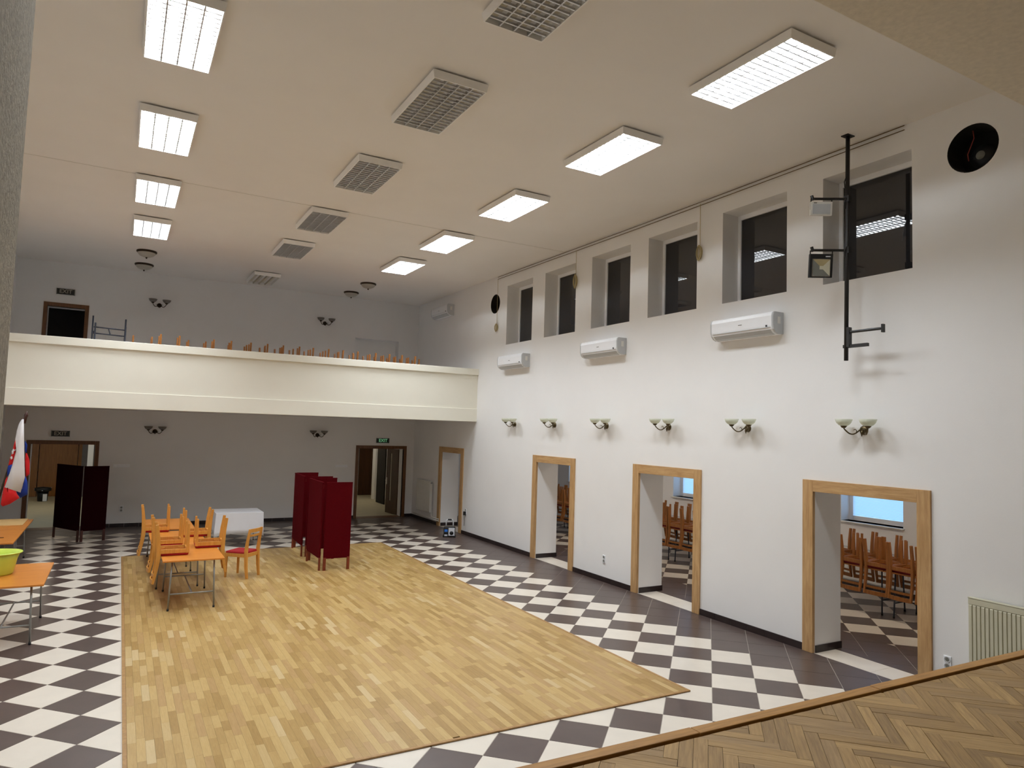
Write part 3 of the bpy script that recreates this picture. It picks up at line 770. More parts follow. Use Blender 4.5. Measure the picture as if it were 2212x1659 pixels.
# ------------------------------------------------------------------ exit signs
def exit_sign(name, loc, label, face, letter, side):
    t = thing(name, label, 'exit sign', loc)
    MB().box(-0.19, 0.19, -0.055, 0, -0.07, 0.07).build('case', face, t, bevel=0.004)
    MB().box(-0.20, -0.185, -0.06, 0.0, -0.075, 0.075).build('end_plate', side, t)
    MB().box(0.185, 0.20, -0.06, 0.0, -0.075, 0.075).build('end_plate', side, t)
    MB().box(-0.03, 0.03, -0.03, 0, 0.07, 0.10).build('bracket', 'white_plastic', t)
    text_part('EXIT', 0.135, letter, t, (0, -0.0565, 0.0), (R(90), 0, 0), bold=0.002)
    return t
exit_sign('exit_sign', (-1.29, YB, 2.40), 'unlit dark EXIT sign over the left back doorway', 'sign_black', 'letter_pale', 'letter_grey')
exit_sign('exit_sign', (7.18, YB, 2.385), 'green lit EXIT sign over the right back doorway', 'sign_green', 'letter_green', 'sign_black')
exit_sign('exit_sign', (-1.40, YB, 6.01), 'unlit dark EXIT sign over the balcony door', 'sign_black', 'letter_pale', 'letter_grey')

# ------------------------------------------------------------------ round speaker recesses in the right wall
for (y, z, r), lab, near in ((ROUNDS[0], 'round black speaker recess with red cable near the stage', True), (ROUNDS[1], 'round dark speaker recess near the balcony', False)):
    t = thing('wall_speaker', lab, 'speaker', (XR, y, z))
    MB().lathe([(0.0, 0.0), (r-0.004, 0.0), (r-0.004, 0.02), (0.0, 0.02)], 40).build('backing', 'black_felt_and_dark', t, rot=(0, R(90), 0), loc=(0.30, 0, 0))
    MB().lathe([(r-0.002, -0.012), (r-0.012, -0.012), (r-0.012, 0.29), (r-0.002, 0.29)], 40).build('felt_lining', 'black_felt_and_dark' if near else 'dark_cavity', t, rot=(0, R(90), 0), loc=(0.012, 0, 0))
    MB().lathe([(0.0, -0.05), (0.05, -0.05), (0.13, -0.01), (0.14, 0.0)], 28).build('cone', 'black_plastic', t, True, rot=(0, R(90), 0), loc=(0.29, 0.03, -0.02))
    if near:
        MB().lathe([(0.0, -0.02), (0.025, -0.018), (0.05, 0.0)], 18).build('driver_cap', 'letter_grey', t, True, rot=(0, R(90), 0), loc=(0.15, -0.01, -0.05))
        MB().tube([(0.10, 0.04, 0.24), (0.10, 0.03, 0.15), (0.10, 0.07, 0.05), (0.10, 0.10, -0.02), (0.10, 0.09, -0.10)], 0.005, 6).build('cable', 'red_cord', t)

# ------------------------------------------------------------------ lighting pole with arms, two floodlights
PX_, PY_ = 7.945, 5.50
t = thing('lighting_pole', 'black steel pole hanging from the ceiling beside the first window', 'pole', (PX_, PY_, ZC))
MB().tube([(0, 0, 0), (-0.01, 0.02, -2.91)], 0.026, 12).build('tube', 'black_metal', t, True)
MB().box(-0.07, 0.07, -0.05, 0.05, -0.012, 0).build('ceiling_plate', 'black_metal', t)
for k, z in enumerate((-0.83, -1.50)):
    MB().tube([(0, 0, z), (-0.37, 0.25, z)], 0.017, 8).build('arm', 'black_metal', t)
    MB().box(-0.032, 0.032, -0.032, 0.032, z-0.04, z+0.04).build('clamp', 'black_metal', t)
    MB().tube([(-0.36, 0.24, z-0.02), (-0.375, 0.25, z+0.04)], 0.02, 8).build('arm_end', 'black_metal', t)
MB().tube([(0, 0, -2.55), (0.0, -0.46, -2.55)], 0.018, 8).build('arm', 'black_metal', t)
MB().box(-0.022, 0.022, -0.475, -0.45, -2.60, -2.50).build('arm_end', 'black_metal', t)
MB().box(-0.02, 0.02, -0.27, 0.06, -2.75, -2.71).build('arm', 'black_metal', t)
MB().box(-0.031, 0.031, -0.031, 0.031, -2.74, -2.49).build('clamp', 'black_metal', t)
for z in (-0.55, -0.82, -1.45): MB().tube([(-0.032, 0.0, z), (-0.05, 0.015, z-0.06), (-0.03, 0.02, z-0.14)], 0.007, 6).build('cable', 'black_metal', t)
aang = math.atan2(0.25, -0.37)
def floodlight(label, mat, wd, hg, zz, pyramid, f):
    # local: x along the arm, -y towards the stage
    c = (PX_-0.37*f, PY_+0.25*f, ZC+zz)
    t = thing('floodlight', label, 'floodlight', c, (R(8), 0, aang+math.pi))
    MB().box(-wd/2, wd/2, -0.025, 0.03, -hg-0.02, -0.02).build('case', mat, t, bevel=0.004)
    MB().box(-wd/2, -wd/2+0.012, -0.01, 0.0, -0.12, 0.02).box(wd/2-0.012, wd/2, -0.01, 0, -0.12, 0.02).box(-wd/2, wd/2, -0.012, 0.002, 0.012, 0.024).build('bracket', 'black_metal', t)
    if pyramid:
        a, zc = 0.105, -hg/2-0.045
        MB().box(-a-0.008, a+0.008, -0.030, -0.025, zc-a-0.008, zc+a+0.008).build('lens_rim', 'aluminium', t)
        m = MB()
        P = [(-a, -0.033, zc-a), (a, -0.033, zc-a), (a, -0.033, zc+a), (-a, -0.033, zc+a)]
        b_ = 0.022
        Q = [(-b_, -0.0315, zc-b_), (b_, -0.0315, zc-b_), (b_, -0.0315, zc+b_), (-b_, -0.0315, zc+b_)]
        for k in range(4): m.poly([P[k], P[(k+1) % 4], Q[(k+1) % 4], Q[k]], k % 3)
        m.poly(Q, 1)
        m.build('reflector', ['letter_grey', 'cream_enamel', 'cord_beige'], t)
        MB().box(0.05, 0.11, -0.028, -0.0255, -0.06, -0.045).build('badge', 'silver_plastic', t)
    else:
        MB().box(-wd/2+0.025, wd/2-0.025, -0.029, -0.025, -hg, -0.05).build('lens', 'grey_plastic', t)
        MB().box(-0.10, -0.06, -0.027, -0.0255, -0.04, -0.032).build('badge', 'black_plastic', t)
floodlight('white floodlight hanging from the upper arm of the black pole', 'white_enamel', 0.27, 0.175, -0.85, False, 0.74)
floodlight('black floodlight with square silver reflector on the lower arm of the pole', 'black_plastic', 0.285, 0.30, -1.53, True, 0.74)

# ------------------------------------------------------------------ wires along the top of the right wall, hanging cord coils
for k, z in enumerate((6.745, 6.69)):
    tag(MB().tube([(XR-0.025, 4.92, z), (XR-0.025, 10, z-0.02), (XR-0.025, 15.5, z-0.01)], 0.0065, 6).build('tension_wire', 'wire_brown'),
        ('upper' if k == 0 else 'lower')+' of two thin wires stretched along the top of the right wall', 'wire', 'wires along the right wall')
for k, (y, zt, zb, sz, lab) in enumerate(((8.37, 6.70, 5.98, 0.11, 'coiled beige cord hanging between the second and third windows'), (11.98, 6.68, 6.15, 0.13, 'coiled beige cord hanging between the fourth and fifth windows'), (15.48, 6.68, 5.52, 0.09, 'coiled beige cord hanging below the far round recess'))):
    t = thing('cord_coil', lab, 'cord', (XR-0.03, y, zb), group='hanging cords')
    MB().tube([(0, 0, zt-zb), (0.004, 0, 0.0)], 0.005, 6).build('cord', 'cord_beige', t)
    m = MB()
    for q in range(5):
        pts = []
        for a in range(14):
            th = 2*math.pi*a/14
            pts.append((-0.012+0.02*math.cos(q*1.7)*math.sin(th), (0.035+0.008*q)*math.sin(th)+0.006*(q-2), -sz+sz*(0.9+0.07*q)*math.cos(th)))
        m.tube(pts, 0.0075, 6, closed=True)
    m.build('coil', 'cord_beige', t, True)

# ------------------------------------------------------------------ radiators, pipes, sockets, switches
def radiator(label, loc, ln, ht, n, rotz, mat, pipes=True):
    """local x out of wall, y along"""
    t = thing('radiator', label, 'radiator', loc, (0, 0, rotz))
    MB().box(0.03, 0.085, -ln/2, ln/2, 0, ht-0.003).build('back_panel', mat, t, bevel=0.004)
    MB().box(0.036, 0.10, -ln/2-0.003, ln/2+0.003, ht-0.012, ht).build('top_grille', 'grey_plastic' if mat == 'white_enamel' else mat, t, bevel=0.003)
    MB().box(0.085, 0.098, -ln/2, ln/2, ht-0.075, ht-0.014).build('front_rail', mat, t, bevel=0.004)
    MB().box(0.085, 0.098, -ln/2, ln/2, 0, 0.05).build('front_rail', mat, t, bevel=0.004)
    st = ln/n
    rib = MB().hexa([(0.085, -st*0.46, 0.045), (0.085, st*0.46, 0.045), (0.100, st*0.36, 0.06), (0.100, -st*0.36, 0.06)],
                    [(0.085, -st*0.46, ht-0.07), (0.085, st*0.46, ht-0.07), (0.100, st*0.36, ht-0.085), (0.100, -st*0.36, ht-0.085)]).mesh('rib', mat)
    for k in range(n): link_part('rib', rib, t, (0, -ln/2+(k+0.5)*st, 0))
    if pipes:
        MB().tube([(0.07, -ln/2, ht-0.06), (0.07, -ln/2-0.06, ht-0.06), (0.07, -ln/2-0.08, ht-0.12), (0.07, -ln/2-0.08, -0.06), (0.06, -ln/2-0.10, -0.12), (0.05, -ln/2-0.6, -0.12)], 0.014, 8).build('pipe', mat, t, True)
        MB().tube([(0.05, ln/2+0.28, -0.16), (0.05, -ln/2-0.6, -0.17)], 0.014, 8).build('pipe', mat, t, True)
        MB().tube([(0.07, -ln/2-0.01, ht-0.06), (0.07, -ln/2-0.07, ht-0.06)], 0.024, 10).build('valve', 'steel_grey', t, True)
    return t
radiator('cream panel radiator at the foot of the right wall beside the stage', (XR-0.0, 3.66, 0.25), 1.10, 0.94, 26, R(180), 'cream_enamel', False)
# local y flips with the half turn, so the valve side faces the stage
radiator('white panel radiator with pipes under the balcony in the right corner', (XR-0.0, 19.77, 0.32), 1.08, 0.93, 22, R(180), 'white_enamel')
for o in list(COL.objects):
    if o.name == 'radiator.001': o.scale = (1, -1, 1)
for k, (a, b) in enumerate(SW[:4]):
    radiator('long low white radiator under the %s side room window' % ORD[k], (XS, (a+b)/2, 0.14), 1.5, 0.62, 18, R(180), 'white_enamel', False)
def socket(label, loc, rotz, double=True, cat='socket'):
    t = thing('wall_socket', label, cat, loc, (0, 0, rotz))
    h = 0.075 if double else 0.042
    MB().box(0, 0.012, -0.042, 0.042, -h, h).build('plate', 'white_plastic', t, bevel=0.004)
    for z in ((0.036, -0.036) if double else (0,)):
        MB().lathe([(0.0, -0.006), (0.024, -0.006), (0.028, 0.004), (0.033, 0.005), (0.034, 0)], 18).build('outlet', 'grey_plastic', t, True, rot=(0, R(90), 0), loc=(0.012, 0, z))
        MB().lathe([(0.0, 0.0), (0.022, 0.0)], 16).build('outlet_face', 'letter_grey', t, rot=(0, R(90), 0), loc=(0.0135, 0, z))
    return t
socket('white double wall socket between the second and third right doorways', (XR, 10.82, 0.43), R(180))
socket('white double wall socket beside the doorway nearest the stage', (XR, 4.48, 0.395), R(180))
t = socket('white socket with black plug beside the doorway under the balcony', (XR, 16.95, 0.62), R(180))
MB().box(0.012, 0.07, -0.035, 0.035, -0.10, 0.0).build('plug', 'black_plastic', t, bevel=0.006)
MB().tube([(0.06, 0.0, -0.1), (0.04, 0.0, -0.25), (0.05, 0.02, -0.38)], 0.006, 6).build('cable', 'black_plastic', t)
socket('white double wall socket low on the back wall beside the stacked tables', (0.16, YB, 0.47), R(-90))
for x0, x1, lab in ((-0.09, 0.29, 'row of white light switches on the back wall beside the left doorway'), (5.73, 6.10, 'row of white light switches on the back wall beside the right doorway')):
    t = thing('light_switch', lab, 'light switch', ((x0+x1)/2, YB, 1.59))
    MB().box(-(x1-x0)/2, (x1-x0)/2, -0.012, 0, -0.042, 0.042).build('plate', 'white_plastic', t, bevel=0.003)
    for k in range(4):
        c = (k-1.5)*(x1-x0)/4
        MB().box(c-0.03, c+0.03, -0.018, -0.011, -0.03, 0.03).build('rocker', 'white_plastic', t, bevel=0.003)

# ------------------------------------------------------------------ furniture
def make_chair(woodm, cushion):
    """local: front towards +x, origin on the floor under the seat centre"""
    t = thing('dining_chair', 'x', 'chair')
    for s in (-1, 1):
        y = s*0.185
        MB().rail([(0.195, y, 0), (0.195, y, 0.44)], [0.016, 0.021], [0.016, 0.022]).build('leg', woodm, t, bevel=0.004)
        MB().rail([(-0.245, y, 0), (-0.218, y, 0.20), (-0.205, y, 0.42), (-0.205, y, 0.50), (-0.222, y, 0.66), (-0.262, y, 0.885)], [0.017, 0.018, 0.019, 0.019, 0.017, 0.015], [0.021, 0.026, 0.030, 0.030, 0.024, 0.017]).build('back_post', woodm, t, bevel=0.003)
    f = MB()
    f.box(-0.19, 0.18, -0.198, -0.176, 0.375, 0.438).box(-0.19, 0.18, 0.176, 0.198, 0.375, 0.438).box(0.18, 0.205, -0.168, 0.168, 0.375, 0.438).box(-0.215, -0.19, -0.172, 0.172, 0.375, 0.438)
    f.build('seat_frame', woodm, t, bevel=0.003)
    c = MB()
    for sx, sy in ((1, 1), (1, -1), (-1, 1), (-1, -1)):
        c.box(-0.055, 0.055, -0.008, 0.008, 0.40, 0.425, mat=Matrix.Translation((sx*0.135-0.005, sy*0.135, 0)) @ Matrix.Rotation(R(-45*sx*sy), 4, 'Z'))
    c.build('corner_brace', woodm, t)
    cu = MB()
    r0 = [(-0.20, -0.195), (0.215, -0.205), (0.215, 0.205), (-0.20, 0.195)]
    cu.hexa([(x, y, 0.438) for x, y in r0], [(x*0.93, y*0.93, 0.476) for x, y in r0]).build('seat_cushion', cushion, t, bevel=0.012)
    pts = lambda zz, bow: [(-0.262+(0.885-zz)*0.165-bow*math.cos(math.pi*k/8), -0.185+0.37*k/4*1.0, zz) for k in range(5)] if False else [(-0.262+(0.885-zz)*0.17-0.028*math.sin(math.pi*k/8), -0.185+0.37*k/8, zz) for k in range(9)]
    MB().rail(pts(0.855, 0.03), 0.032, 0.009, side=(0, 0, 1)).build('top_rail', woodm, t)
    MB().rail(pts(0.765, 0.03), 0.018, 0.008, side=(0, 0, 1)).build('middle_rail', woodm, t)
    return t
def make_table(topm, legm, wd=0.85, ln=1.52, name='folding_table'):
    """local: long axis y"""
    t = thing(name, 'x', 'table')
    MB().box(-wd/2, wd/2, -ln/2, ln/2, 0.727, 0.75).build('tabletop', topm, t, bevel=0.004)
    for s in (-1, 1):
        y = s*(ln/2-0.11)
        for q in (-1, 1):
            MB().tube([(q*wd*0.37, y+s*0.015, 0.012), (q*wd*0.34, y, 0.727)], 0.0125, 8).build('leg', legm, t, True)
            MB().tube([(q*wd*0.37, y+s*0.015, 0), (q*wd*0.37, y+s*0.015, 0.03)], 0.016, 8).build('foot', 'black_plastic', t, True)
        MB().tube([(-wd*0.365, y+s*0.01, 0.24), (wd*0.365, y+s*0.01, 0.24)], 0.011, 8).build('crossbar', legm, t, True)
    yy = ln/2-0.10
    MB().tube([(0, -yy, 0.24), (0, yy, 0.24)], 0.011, 8).build('stretcher', legm, t, True)
    return t
TOP = 0.75
FLIP = TOP+0.476          # origin height of a chair turned over on a table
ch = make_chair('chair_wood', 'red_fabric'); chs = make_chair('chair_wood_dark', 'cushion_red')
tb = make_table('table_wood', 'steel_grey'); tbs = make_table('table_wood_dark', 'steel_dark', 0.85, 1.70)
G1 = 'tables pushed together on the dance floor'
put(tb, 'tb', (1.09, 12.22, 0.0145), 'orange wooden table with grey legs at the near end of the dance floor row', G1)
put(tb, 'tb', (1.00, 13.76, 0.0145), 'orange wooden table in the middle of the row on the dance floor', G1)
put(tb, 'tb', (0.96, 15.55, 0.0145), 'orange wooden table at the far end of the row on the dance floor', G1)
def flipped(src, key, x, y, side, label, group, z=0.0145, top=True, jitter=0.0):
    """side -1: back hangs over the low-x edge, +1: over the high-x edge"""
    a = random.uniform(-jitter, jitter)
    rot = (R(180), 0, a+(0 if side < 0 else R(180)))
    return put(src, key, (x, y, z+FLIP), label, group), rot
def place_flipped(src, key, x, y, side, label, group, z=0.0145, jitter=0.03):
    o, r = flipped(src, key, x, y, side, label, group, z, jitter=jitter); o.rotation_euler = r; return o
G2 = 'chairs turned over on the tables on the dance floor'
place_flipped(ch, 'ch', 0.83, 12.07, -1, 'wooden chair turned over at the near left corner of the dance floor tables', G2)
place_flipped(ch, 'ch', 0.81, 12.98, -1, 'wooden chair turned over on the left side, second from the near end', G2)
place_flipped(ch, 'ch', 1.40, 12.62, 1, 'wooden chair turned over on the right side of the tables, nearer the camera', G2)
place_flipped(ch, 'ch', 1.31, 13.86, 1, 'wooden chair turned over on the right side of the tables, nearer the white cloth', G2)
place_flipped(ch, 'ch', 0.70, 14.58, -1, 'wooden chair turned over on the left side of the tables, farthest from the camera', G2)
dup(ch, (2.10, 13.68, 0.0145), (0, 0, math.atan2(0.31, -0.34)), 'wooden chair with red seat standing upright beside the tables', '')['group'] = 'loose chair'
# tables by the left wall
put(tb, 'tb', (-1.13, 11.23, 0.0), 'orange table at the left edge holding the lime basin', 'tables along the left wall')
put(tb, 'tb', (-1.83, 14.75, 0.0), 'orange table along the left wall, middle one, behind the lime basin', 'tables along the left wall')
put(tb, 'tb', (-1.83, 16.28, 0.0), 'orange table along the left wall with a pale board on its far end', 'tables along the left wall')
t = tag(MB().box(-0.40, 0.24, -0.46, 0.46, 0, 0.018).build('wooden_board', 'board_wood', bevel=0.003, loc=(-1.73, 16.55, 0.7505)), 'pale wooden board lying on the far left table', 'board')
tag(MB().box(-0.30, 0.30, -0.012, 0.012, 0, 0.01).build('measuring_stick', 'dark_door', loc=(-1.90, 14.55, 0.7505), rot=(0, 0, R(8))), 'thin dark stick lying on the middle left table', 'stick')
# lime basin
t = thing('plastic_basin', 'lime green plastic basin on the near left table', 'basin', (-1.36, 11.32, 0.7505))
prof = [(0.0, 0.004), (0.235, 0.004), (0.25, 0.02), (0.285, 0.20), (0.325, 0.30), (0.335, 0.298), (0.30, 0.305), (0.275, 0.21), (0.24, 0.03), (0.0, 0.02)]
MB().lathe([(0.0, 0.0), (0.235, 0.0), (0.25, 0.02), (0.285, 0.20), (0.315, 0.285), (0.30, 0.285), (0.272, 0.20), (0.24, 0.025), (0.0, 0.018)], 40, sy=0.8).build('bowl', 'lime_plastic', t, True)
MB().lathe([(0.300, 0.282), (0.335, 0.292), (0.342, 0.282), (0.336, 0.276), (0.312, 0.275)], 40, sy=0.8).build('rim', 'lime_plastic', t, True)

# table with white cloth
t = put(tb, 'tb', (2.52, 17.45, 0.0), 'small table hidden under a white cloth near the back wall', 'cloth covered table'); t.rotation_euler = (0, 0, R(90)); t.scale = (1.0, 0.66, 1.0)
m = MB(); hx, hy, zt, zb = 0.51, 0.44, 0.754, 0.29
ring = []
N = 72
def rectpt(u, hx, hy):
    per = [(-hx, -hy), (hx, -hy), (hx, hy), (-hx, hy)]
    k = int(u*4) % 4; f = u*4-int(u*4); a, b = per[k], per[(k+1) % 4]
    return (a[0]+(b[0]-a[0])*f, a[1]+(b[1]-a[1])*f)
rows = []
for lv in range(6):
    f = lv/5; rw = []
    for k in range(N):
        u = k/N; x, y = rectpt(u, hx, hy)
        cn = abs((u*4) % 1-0.5)*2            # 1 at the corners
        out = 0.015*f+0.05*f*max(0, cn-0.75)*4*0.55+0.012*f*math.sin(k*1.3)*(0.4+cn)
        l = math.hypot(x, y); zdrop = (zt-zb)*(1+0.16*max(0, cn-0.7)/0.3*(1 if lv else 0))
        rw.append((x+x/l*out, y+y/l*out, zt-zdrop*f))
    rows.append(rw)
vs = [p for rw in rows for p in rw]; fsx = []
for lv in range(5):
    for k in range(N): fsx.append((lv*N+k, lv*N+(k+1) % N, (lv+1)*N+(k+1) % N, (lv+1)*N+k))
fsx.append(tuple(range(N)))
m.faces(vs, fsx)
o = m.build('tablecloth', 'white_cloth', loc=(2.52, 17.42, 0)); sharp(o, 50)
sd = o.modifiers.new('thickness', 'SOLIDIFY'); sd.thickness = 0.003; sd.offset = 1
tag(o, 'white cloth draped over the small table near the back wall', 'tablecloth')

# folding screens (voting booths)
def screen(name, label, pts, cloth, woodm, zb=0.24, ht=1.71, groups=None, thick=0.03):
    t = thing(name, label, 'folding screen', (0, 0, 0), group='red folding screens')
    for (ax, ay), (bx, by) in pts:
        ln = math.hypot(bx-ax, by-ay); ang = math.atan2(by-ay, bx-ax)
        mt = Matrix.Translation((ax, ay, 0)) @ Matrix.Rotation(ang, 4, 'Z')
        p = MB().box(0.004, ln-0.004, -thick/2, thick/2, zb, ht, mat=mt).build('panel', cloth, t, bevel=0.004)
        for u in (0.03, ln-0.03):
            MB().box(u-0.027, u+0.027, -0.016, 0.016, 0, zb+0.02, mat=mt).build('leg', woodm, p, bevel=0.003)
        MB().box(0.004, ln-0.004, -thick/2-0.003, thick/2+0.003, ht-0.02, ht+0.004, mat=mt).build('top_edge', cloth, p)
        MB().box(0.02, ln-0.02, thick/2, thick/2+0.006, zb+0.06, zb+0.12, mat=mt).box(0.02, ln-0.02, thick/2, thick/2+0.006, ht-0.12, ht-0.05, mat=mt).build('frame_slat', woodm, p)
    return t
screen('folding_screen', 'dark red fabric folding screen standing nearest the camera on the dance floor', [((3.52, 14.70), (3.52, 13.63)), ((3.575, 13.61), (4.10, 13.61)), ((3.55, 14.74), (4.10, 14.74))], 'dark_red_fabric', 'red_wood')
screen('folding_screen', 'dark red fabric folding screen half hidden behind the nearer one', [((3.57, 16.32), (3.53, 15.19)), ((3.585, 15.16), (4.12, 15.16)), ((3.60, 16.36), (4.10, 16.36))], 'dark_red_fabric', 'red_wood')
screen('folding_screen', 'dark maroon folding screen in front of the left back doorway', [((-1.22, 19.62), (-0.675, 18.68)), ((-0.645, 18.66), (-0.15, 18.81))], 'maroon_fabric', 'dark_red_wood')

# radio by the doorway under the balcony
t = thing('jobsite_radio', 'black and silver portable radio with tall handle on the floor by the far doorway', 'radio', (7.68, 16.75, 0.001), (0, 0, R(-28)))
MB().box(-0.15, 0.15, -0.085, 0.085, 0.01, 0.26).build('body', 'black_plastic', t, bevel=0.02)
MB().box(-0.02, 0.14, -0.095, -0.083, 0.04, 0.24).build('front_panel', 'silver_plastic', t, bevel=0.008)
MB().lathe([(0.0, 0.012), (0.045, 0.008), (0.05, 0.0)], 20).build('speaker_cone', 'black_plastic', t, True, rot=(R(90), 0, 0), loc=(0.06, -0.095, 0.11))
MB().box(-0.125, -0.045, -0.093, -0.083, 0.14, 0.20).build('display', 'blue_plastic', t)
MB().box(-0.125, -0.045, -0.091, -0.083, 0.03, 0.07).build('badge', 'silver_plastic', t)
MB().tube([(-0.09, 0, 0.25), (-0.09, 0, 0.42), (-0.06, 0, 0.445), (0.06, 0, 0.445), (0.09, 0, 0.42), (0.09, 0, 0.25)], 0.017, 8).build('handle', 'silver_plastic', t, True)
MB().box(-0.05, 0.05, -0.022, 0.022, 0.427, 0.462).build('grip', 'black_plastic', t, bevel=0.006)
for sx in (-1, 1): MB().box(sx*0.15-0.015, sx*0.15+0.015, -0.09, 0.09, 0.0, 0.05).build('foot_guard', 'black_plastic', t, bevel=0.006)

# bucket in the left lobby
t = thing('bucket', 'black and white plastic bucket standing in the left lobby', 'bucket', (-2.1, 27.9, 0))
MB().lathe([(0.0, 0), (0.14, 0), (0.17, 0.34), (0.16, 0.34), (0.0, 0.30)], 22).build('body', 'black_plastic', t, True)
MB().lathe([(0.17, 0.32), (0.235, 0.34), (0.235, 0.44), (0.0, 0.47)], 22).build('lid', 'black_plastic', t, True)
MB().box(0.02, 0.135, -0.185, -0.12, 0.01, 0.24).build('label_patch', 'white_plastic', t)
MB().tube([(-0.24, 0, 0.40), (0.0, -0.24, 0.36), (0.24, 0, 0.44)], 0.01, 6).build('bail', 'white_plastic', t)

# ------------------------------------------------------------------ flag
t = thing('flag', 'white blue and red national flag hanging from a leaning pole by the left wall', 'flag', (-1.82, 12.72, 0))
def fx(px, py):          # flag points measured on the photo, at 12.65 m from the stage, turned into metres beside the pole
    X = px/5.723; Y = 840+py/5.723
    d = fw*1.0+ri*((X-1106)/FPX)-up*((Y-829.5)/FPX); k = 12.65/d.y
    return (d.x*k+1.82, CAMP.z+d.z*k)
def cloth(name, pts, y, mat, bulge=0.03, par=None):
    q = [fx(*p) for p in pts]; cx = sum(p[0] for p in q)/len(q); cz = sum(p[1] for p in q)/len(q)
    m = MB(); n = len(q)
    fr = [(a, y+0.02*math.sin(a*31+b*5), b) for a, b in q]; bk = [(a, yy+0.006, b) for a, yy, b in fr]
    mid = [((a+cx)/2, y-bulge*0.7+0.012*math.sin(a*40+b*9), (b+cz)/2) for a, b in q]; midb = [(a, yy+0.006, b) for a, yy, b in mid]
    cf = (cx, y-bulge, cz); cb = (cx, y-bulge+0.006, cz)
    vs = fr+mid+[cf]+bk+midb+[cb]; o_ = 2*n+1
    f = []
    for k in range(n):
        k2 = (k+1) % n
        f += [(k, k2, n+k2, n+k), (n+k, n+k2, 2*n), (o_+k, o_+n+k, o_+n+k2, o_+k2), (o_+n+k, o_+2*n, o_+n+k2), (k, o_+k, o_+k2, k2)]
    m.faces(vs, f)
    return m.build(name, mat, par or t, True)
MB().tube([(0.0, 0, 0), (0.565, -0.03, 2.78)], 0.016, 10).build('pole', 'dark_bronze', t, True)
MB().tube([(0.560, -0.03, 2.72), (0.575, -0.03, 2.80), (0.582, -0.03, 2.84), (0.59, -0.03, 2.90)], [0.026, 0.022, 0.028, 0.004], 10).build('finial', 'dark_red_wood', t, True)
MB().lathe([(0.0, 0.03), (0.16, 0.03), (0.18, 0.0), (0.0, 0.0)], 20).build('base', 'black_metal', t, True)
cloth('blue_band', [(300, 640), (328, 690), (322, 800), (300, 780)], 0.02, 'flag_blue', 0.02)
cloth('red_band', [(312, 770), (340, 840), (357, 900), (357, 1060), (312, 1095), (300, 900)], 0.03, 'flag_red', 0.02)
cloth('blue_band', [(180, 1240), (255, 1270), (308, 1080), (330, 1150), (336, 1230), (332, 1312), (240, 1358), (205, 1310)], 0.02, 'flag_blue', 0.03)
cloth('red_band', [(95, 1070), (60, 1215), (190, 1250), (210, 1300), (238, 1350), (120, 1425), (30, 1455), (8, 1430), (30, 1280), (65, 1130)], -0.07, 'flag_red', 0.04)
cloth('blue_band', [(105, 945), (158, 930), (130, 1030), (90, 1090), (92, 1010)], -0.075, 'flag_blue', 0.02)
em = cloth('emblem', [(190, 620), (217, 660), (210, 760), (185, 860), (158, 930), (105, 948), (125, 860), (150, 780), (168, 700)], -0.075, 'flag_red', 0.02)
cloth('cross_bar', [(148, 765), (205, 738), (202, 758), (146, 790)], -0.105, 'flag_white', 0.006, em)
cloth('cross_bar', [(132, 840), (152, 830), (160, 858), (140, 875)], -0.105, 'flag_white', 0.006, em)
cloth('cross_upright', [(160, 745), (182, 738), (170, 800), (150, 810)], -0.109, 'flag_white', 0.006, em)
cloth('white_band', [(272, 378), (296, 374), (300, 560), (303, 780), (312, 1090), (255, 1282), (160, 1245), (58, 1216), (118, 1060), (160, 920), (190, 800), (215, 680), (190, 620), (210, 520), (240, 430)], -0.10, 'flag_white', 0.05)

# ------------------------------------------------------------------ balcony: scaffold frame and turned over chairs
t = thing('scaffold_frame', 'grey steel scaffold frame standing on the balcony beside the dark door', 'scaffold', (-0.34, 18.1, ZBF))
for (x, y, z) in ((-0.335, 0.35, 1.70), (-0.27, -0.05, 1.50), (0.32, 0.35, 1.68), (0.325, -0.05, 1.46)):
    MB().tube([(x, y, 0), (x, y, z)], 0.018, 8).build('post', 'steel_dark', t, True)
for z in (1.24, 1.38): MB().tube([(-0.30, -0.05, z+0.02), (0.325, -0.05, z)], 0.014, 8).build('rung', 'steel_dark', t, True)
for z in (0.3, 0.8): MB().tube([(-0.30, -0.05, z), (0.325, -0.05, z)], 0.014, 8).build('rung', 'steel_dark', t, True)
for x in (-0.30, 0.322): MB().tube([(x, -0.05, 1.3), (x, 0.35, 1.3)], 0.014, 8).build('rung', 'steel_dark', t, True)
MB().tube([(-0.01, -0.05, 1.38), (0.03, -0.05, 1.25)], 0.012, 8).build('strut', 'steel_dark', t, True)
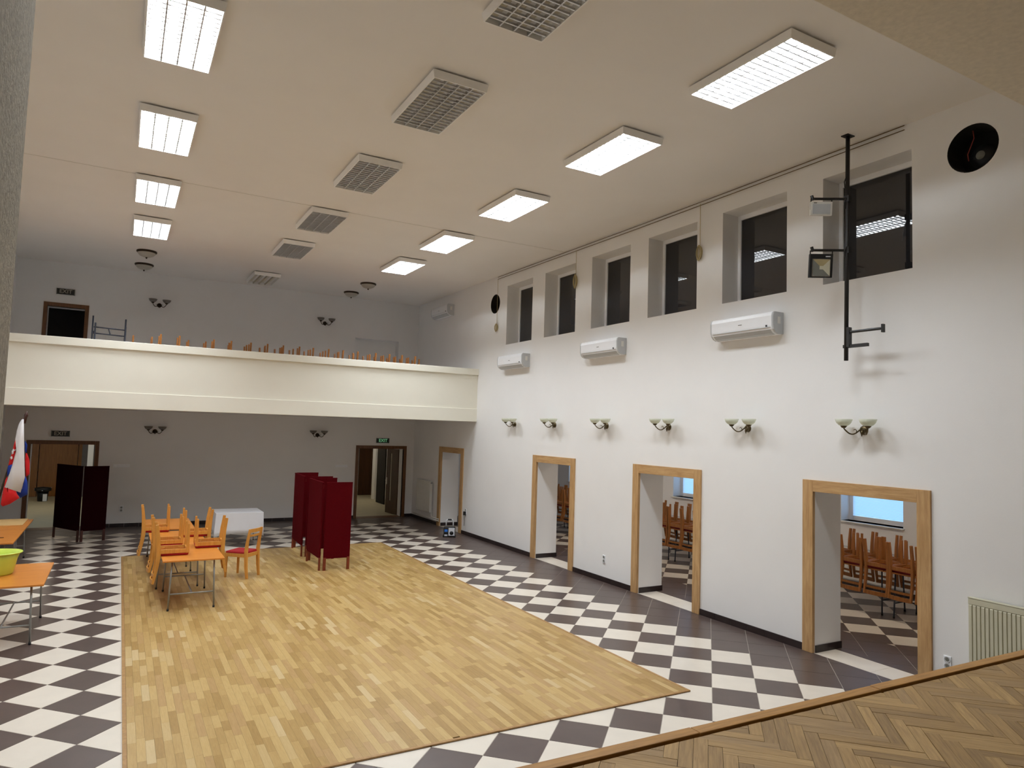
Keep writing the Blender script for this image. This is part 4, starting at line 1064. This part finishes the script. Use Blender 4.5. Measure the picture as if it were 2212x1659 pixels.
G3 = 'chairs turned over on the balcony tables'
for k, x in enumerate((0.85, 2.55, 4.25, 5.95)):
    put(tbs, 'tbs', (x, 17.5, ZBF), 'wooden table hidden behind the parapet under turned over chairs', 'balcony tables').rotation_euler = (0, 0, R(90))
BL = 'turned over wooden chair on the balcony, only its legs showing above the parapet'
for k in range(14):
    far = k % 2
    o = put(chs, 'chs', (1.98+k*0.37+random.uniform(-0.05, 0.05), 17.80 if far else 17.22, ZBF+FLIP), BL, G3)
    o.rotation_euler = (R(180), 0, R(-90 if far else 90)+random.uniform(-0.12, 0.12))
for x, y, far in ((0.33, 17.7, 1), (1.45, 17.75, 1)):
    o = put(chs, 'chs', (x, y, ZBF+FLIP), BL, G3); o.rotation_euler = (R(180), 0, R(-90))
o = put(chs, 'chs', (0.84, 17.05, ZBF+FLIP), 'turned over wooden chair on the balcony whose two legs stand highest', G3); o.rotation_euler = (R(180), 0, R(92))
# ------------------------------------------------------------------ side room: tables and turned over chairs
GS = {0: 'chairs on the side room tables, seen through the nearest doorway', 1: 'chairs on the side room tables, seen through the second doorway', 2: 'chairs on the side room tables, seen through the third doorway'}
WH = ['first', 'second', 'third']
for k, y in enumerate((6.10, 7.81, 11.18, 12.90, 16.4, 18.1)):
    d = k//2
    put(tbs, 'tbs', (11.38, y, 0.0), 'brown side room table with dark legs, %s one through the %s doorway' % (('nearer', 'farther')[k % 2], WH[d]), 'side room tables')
SPOTS = {0: ([6.21, 6.64, 7.07, 7.50, 7.93], [7.05, 7.47, 7.92, 8.36]), 1: ([10.95, 11.38, 11.81, 12.24], [11.72, 12.12, 12.55, 12.98]), 2: ([16.05, 16.5, 16.95], [16.9, 17.35, 17.8])}
for d in range(3):
    for side, ys in zip((-1, 1), SPOTS[d]):
        for k, y in enumerate(ys):
            lab = 'brown chair turned over, %s row, %s from right, seen through %s doorway' % ('near' if side < 0 else 'window', ORD[k], WH[d])
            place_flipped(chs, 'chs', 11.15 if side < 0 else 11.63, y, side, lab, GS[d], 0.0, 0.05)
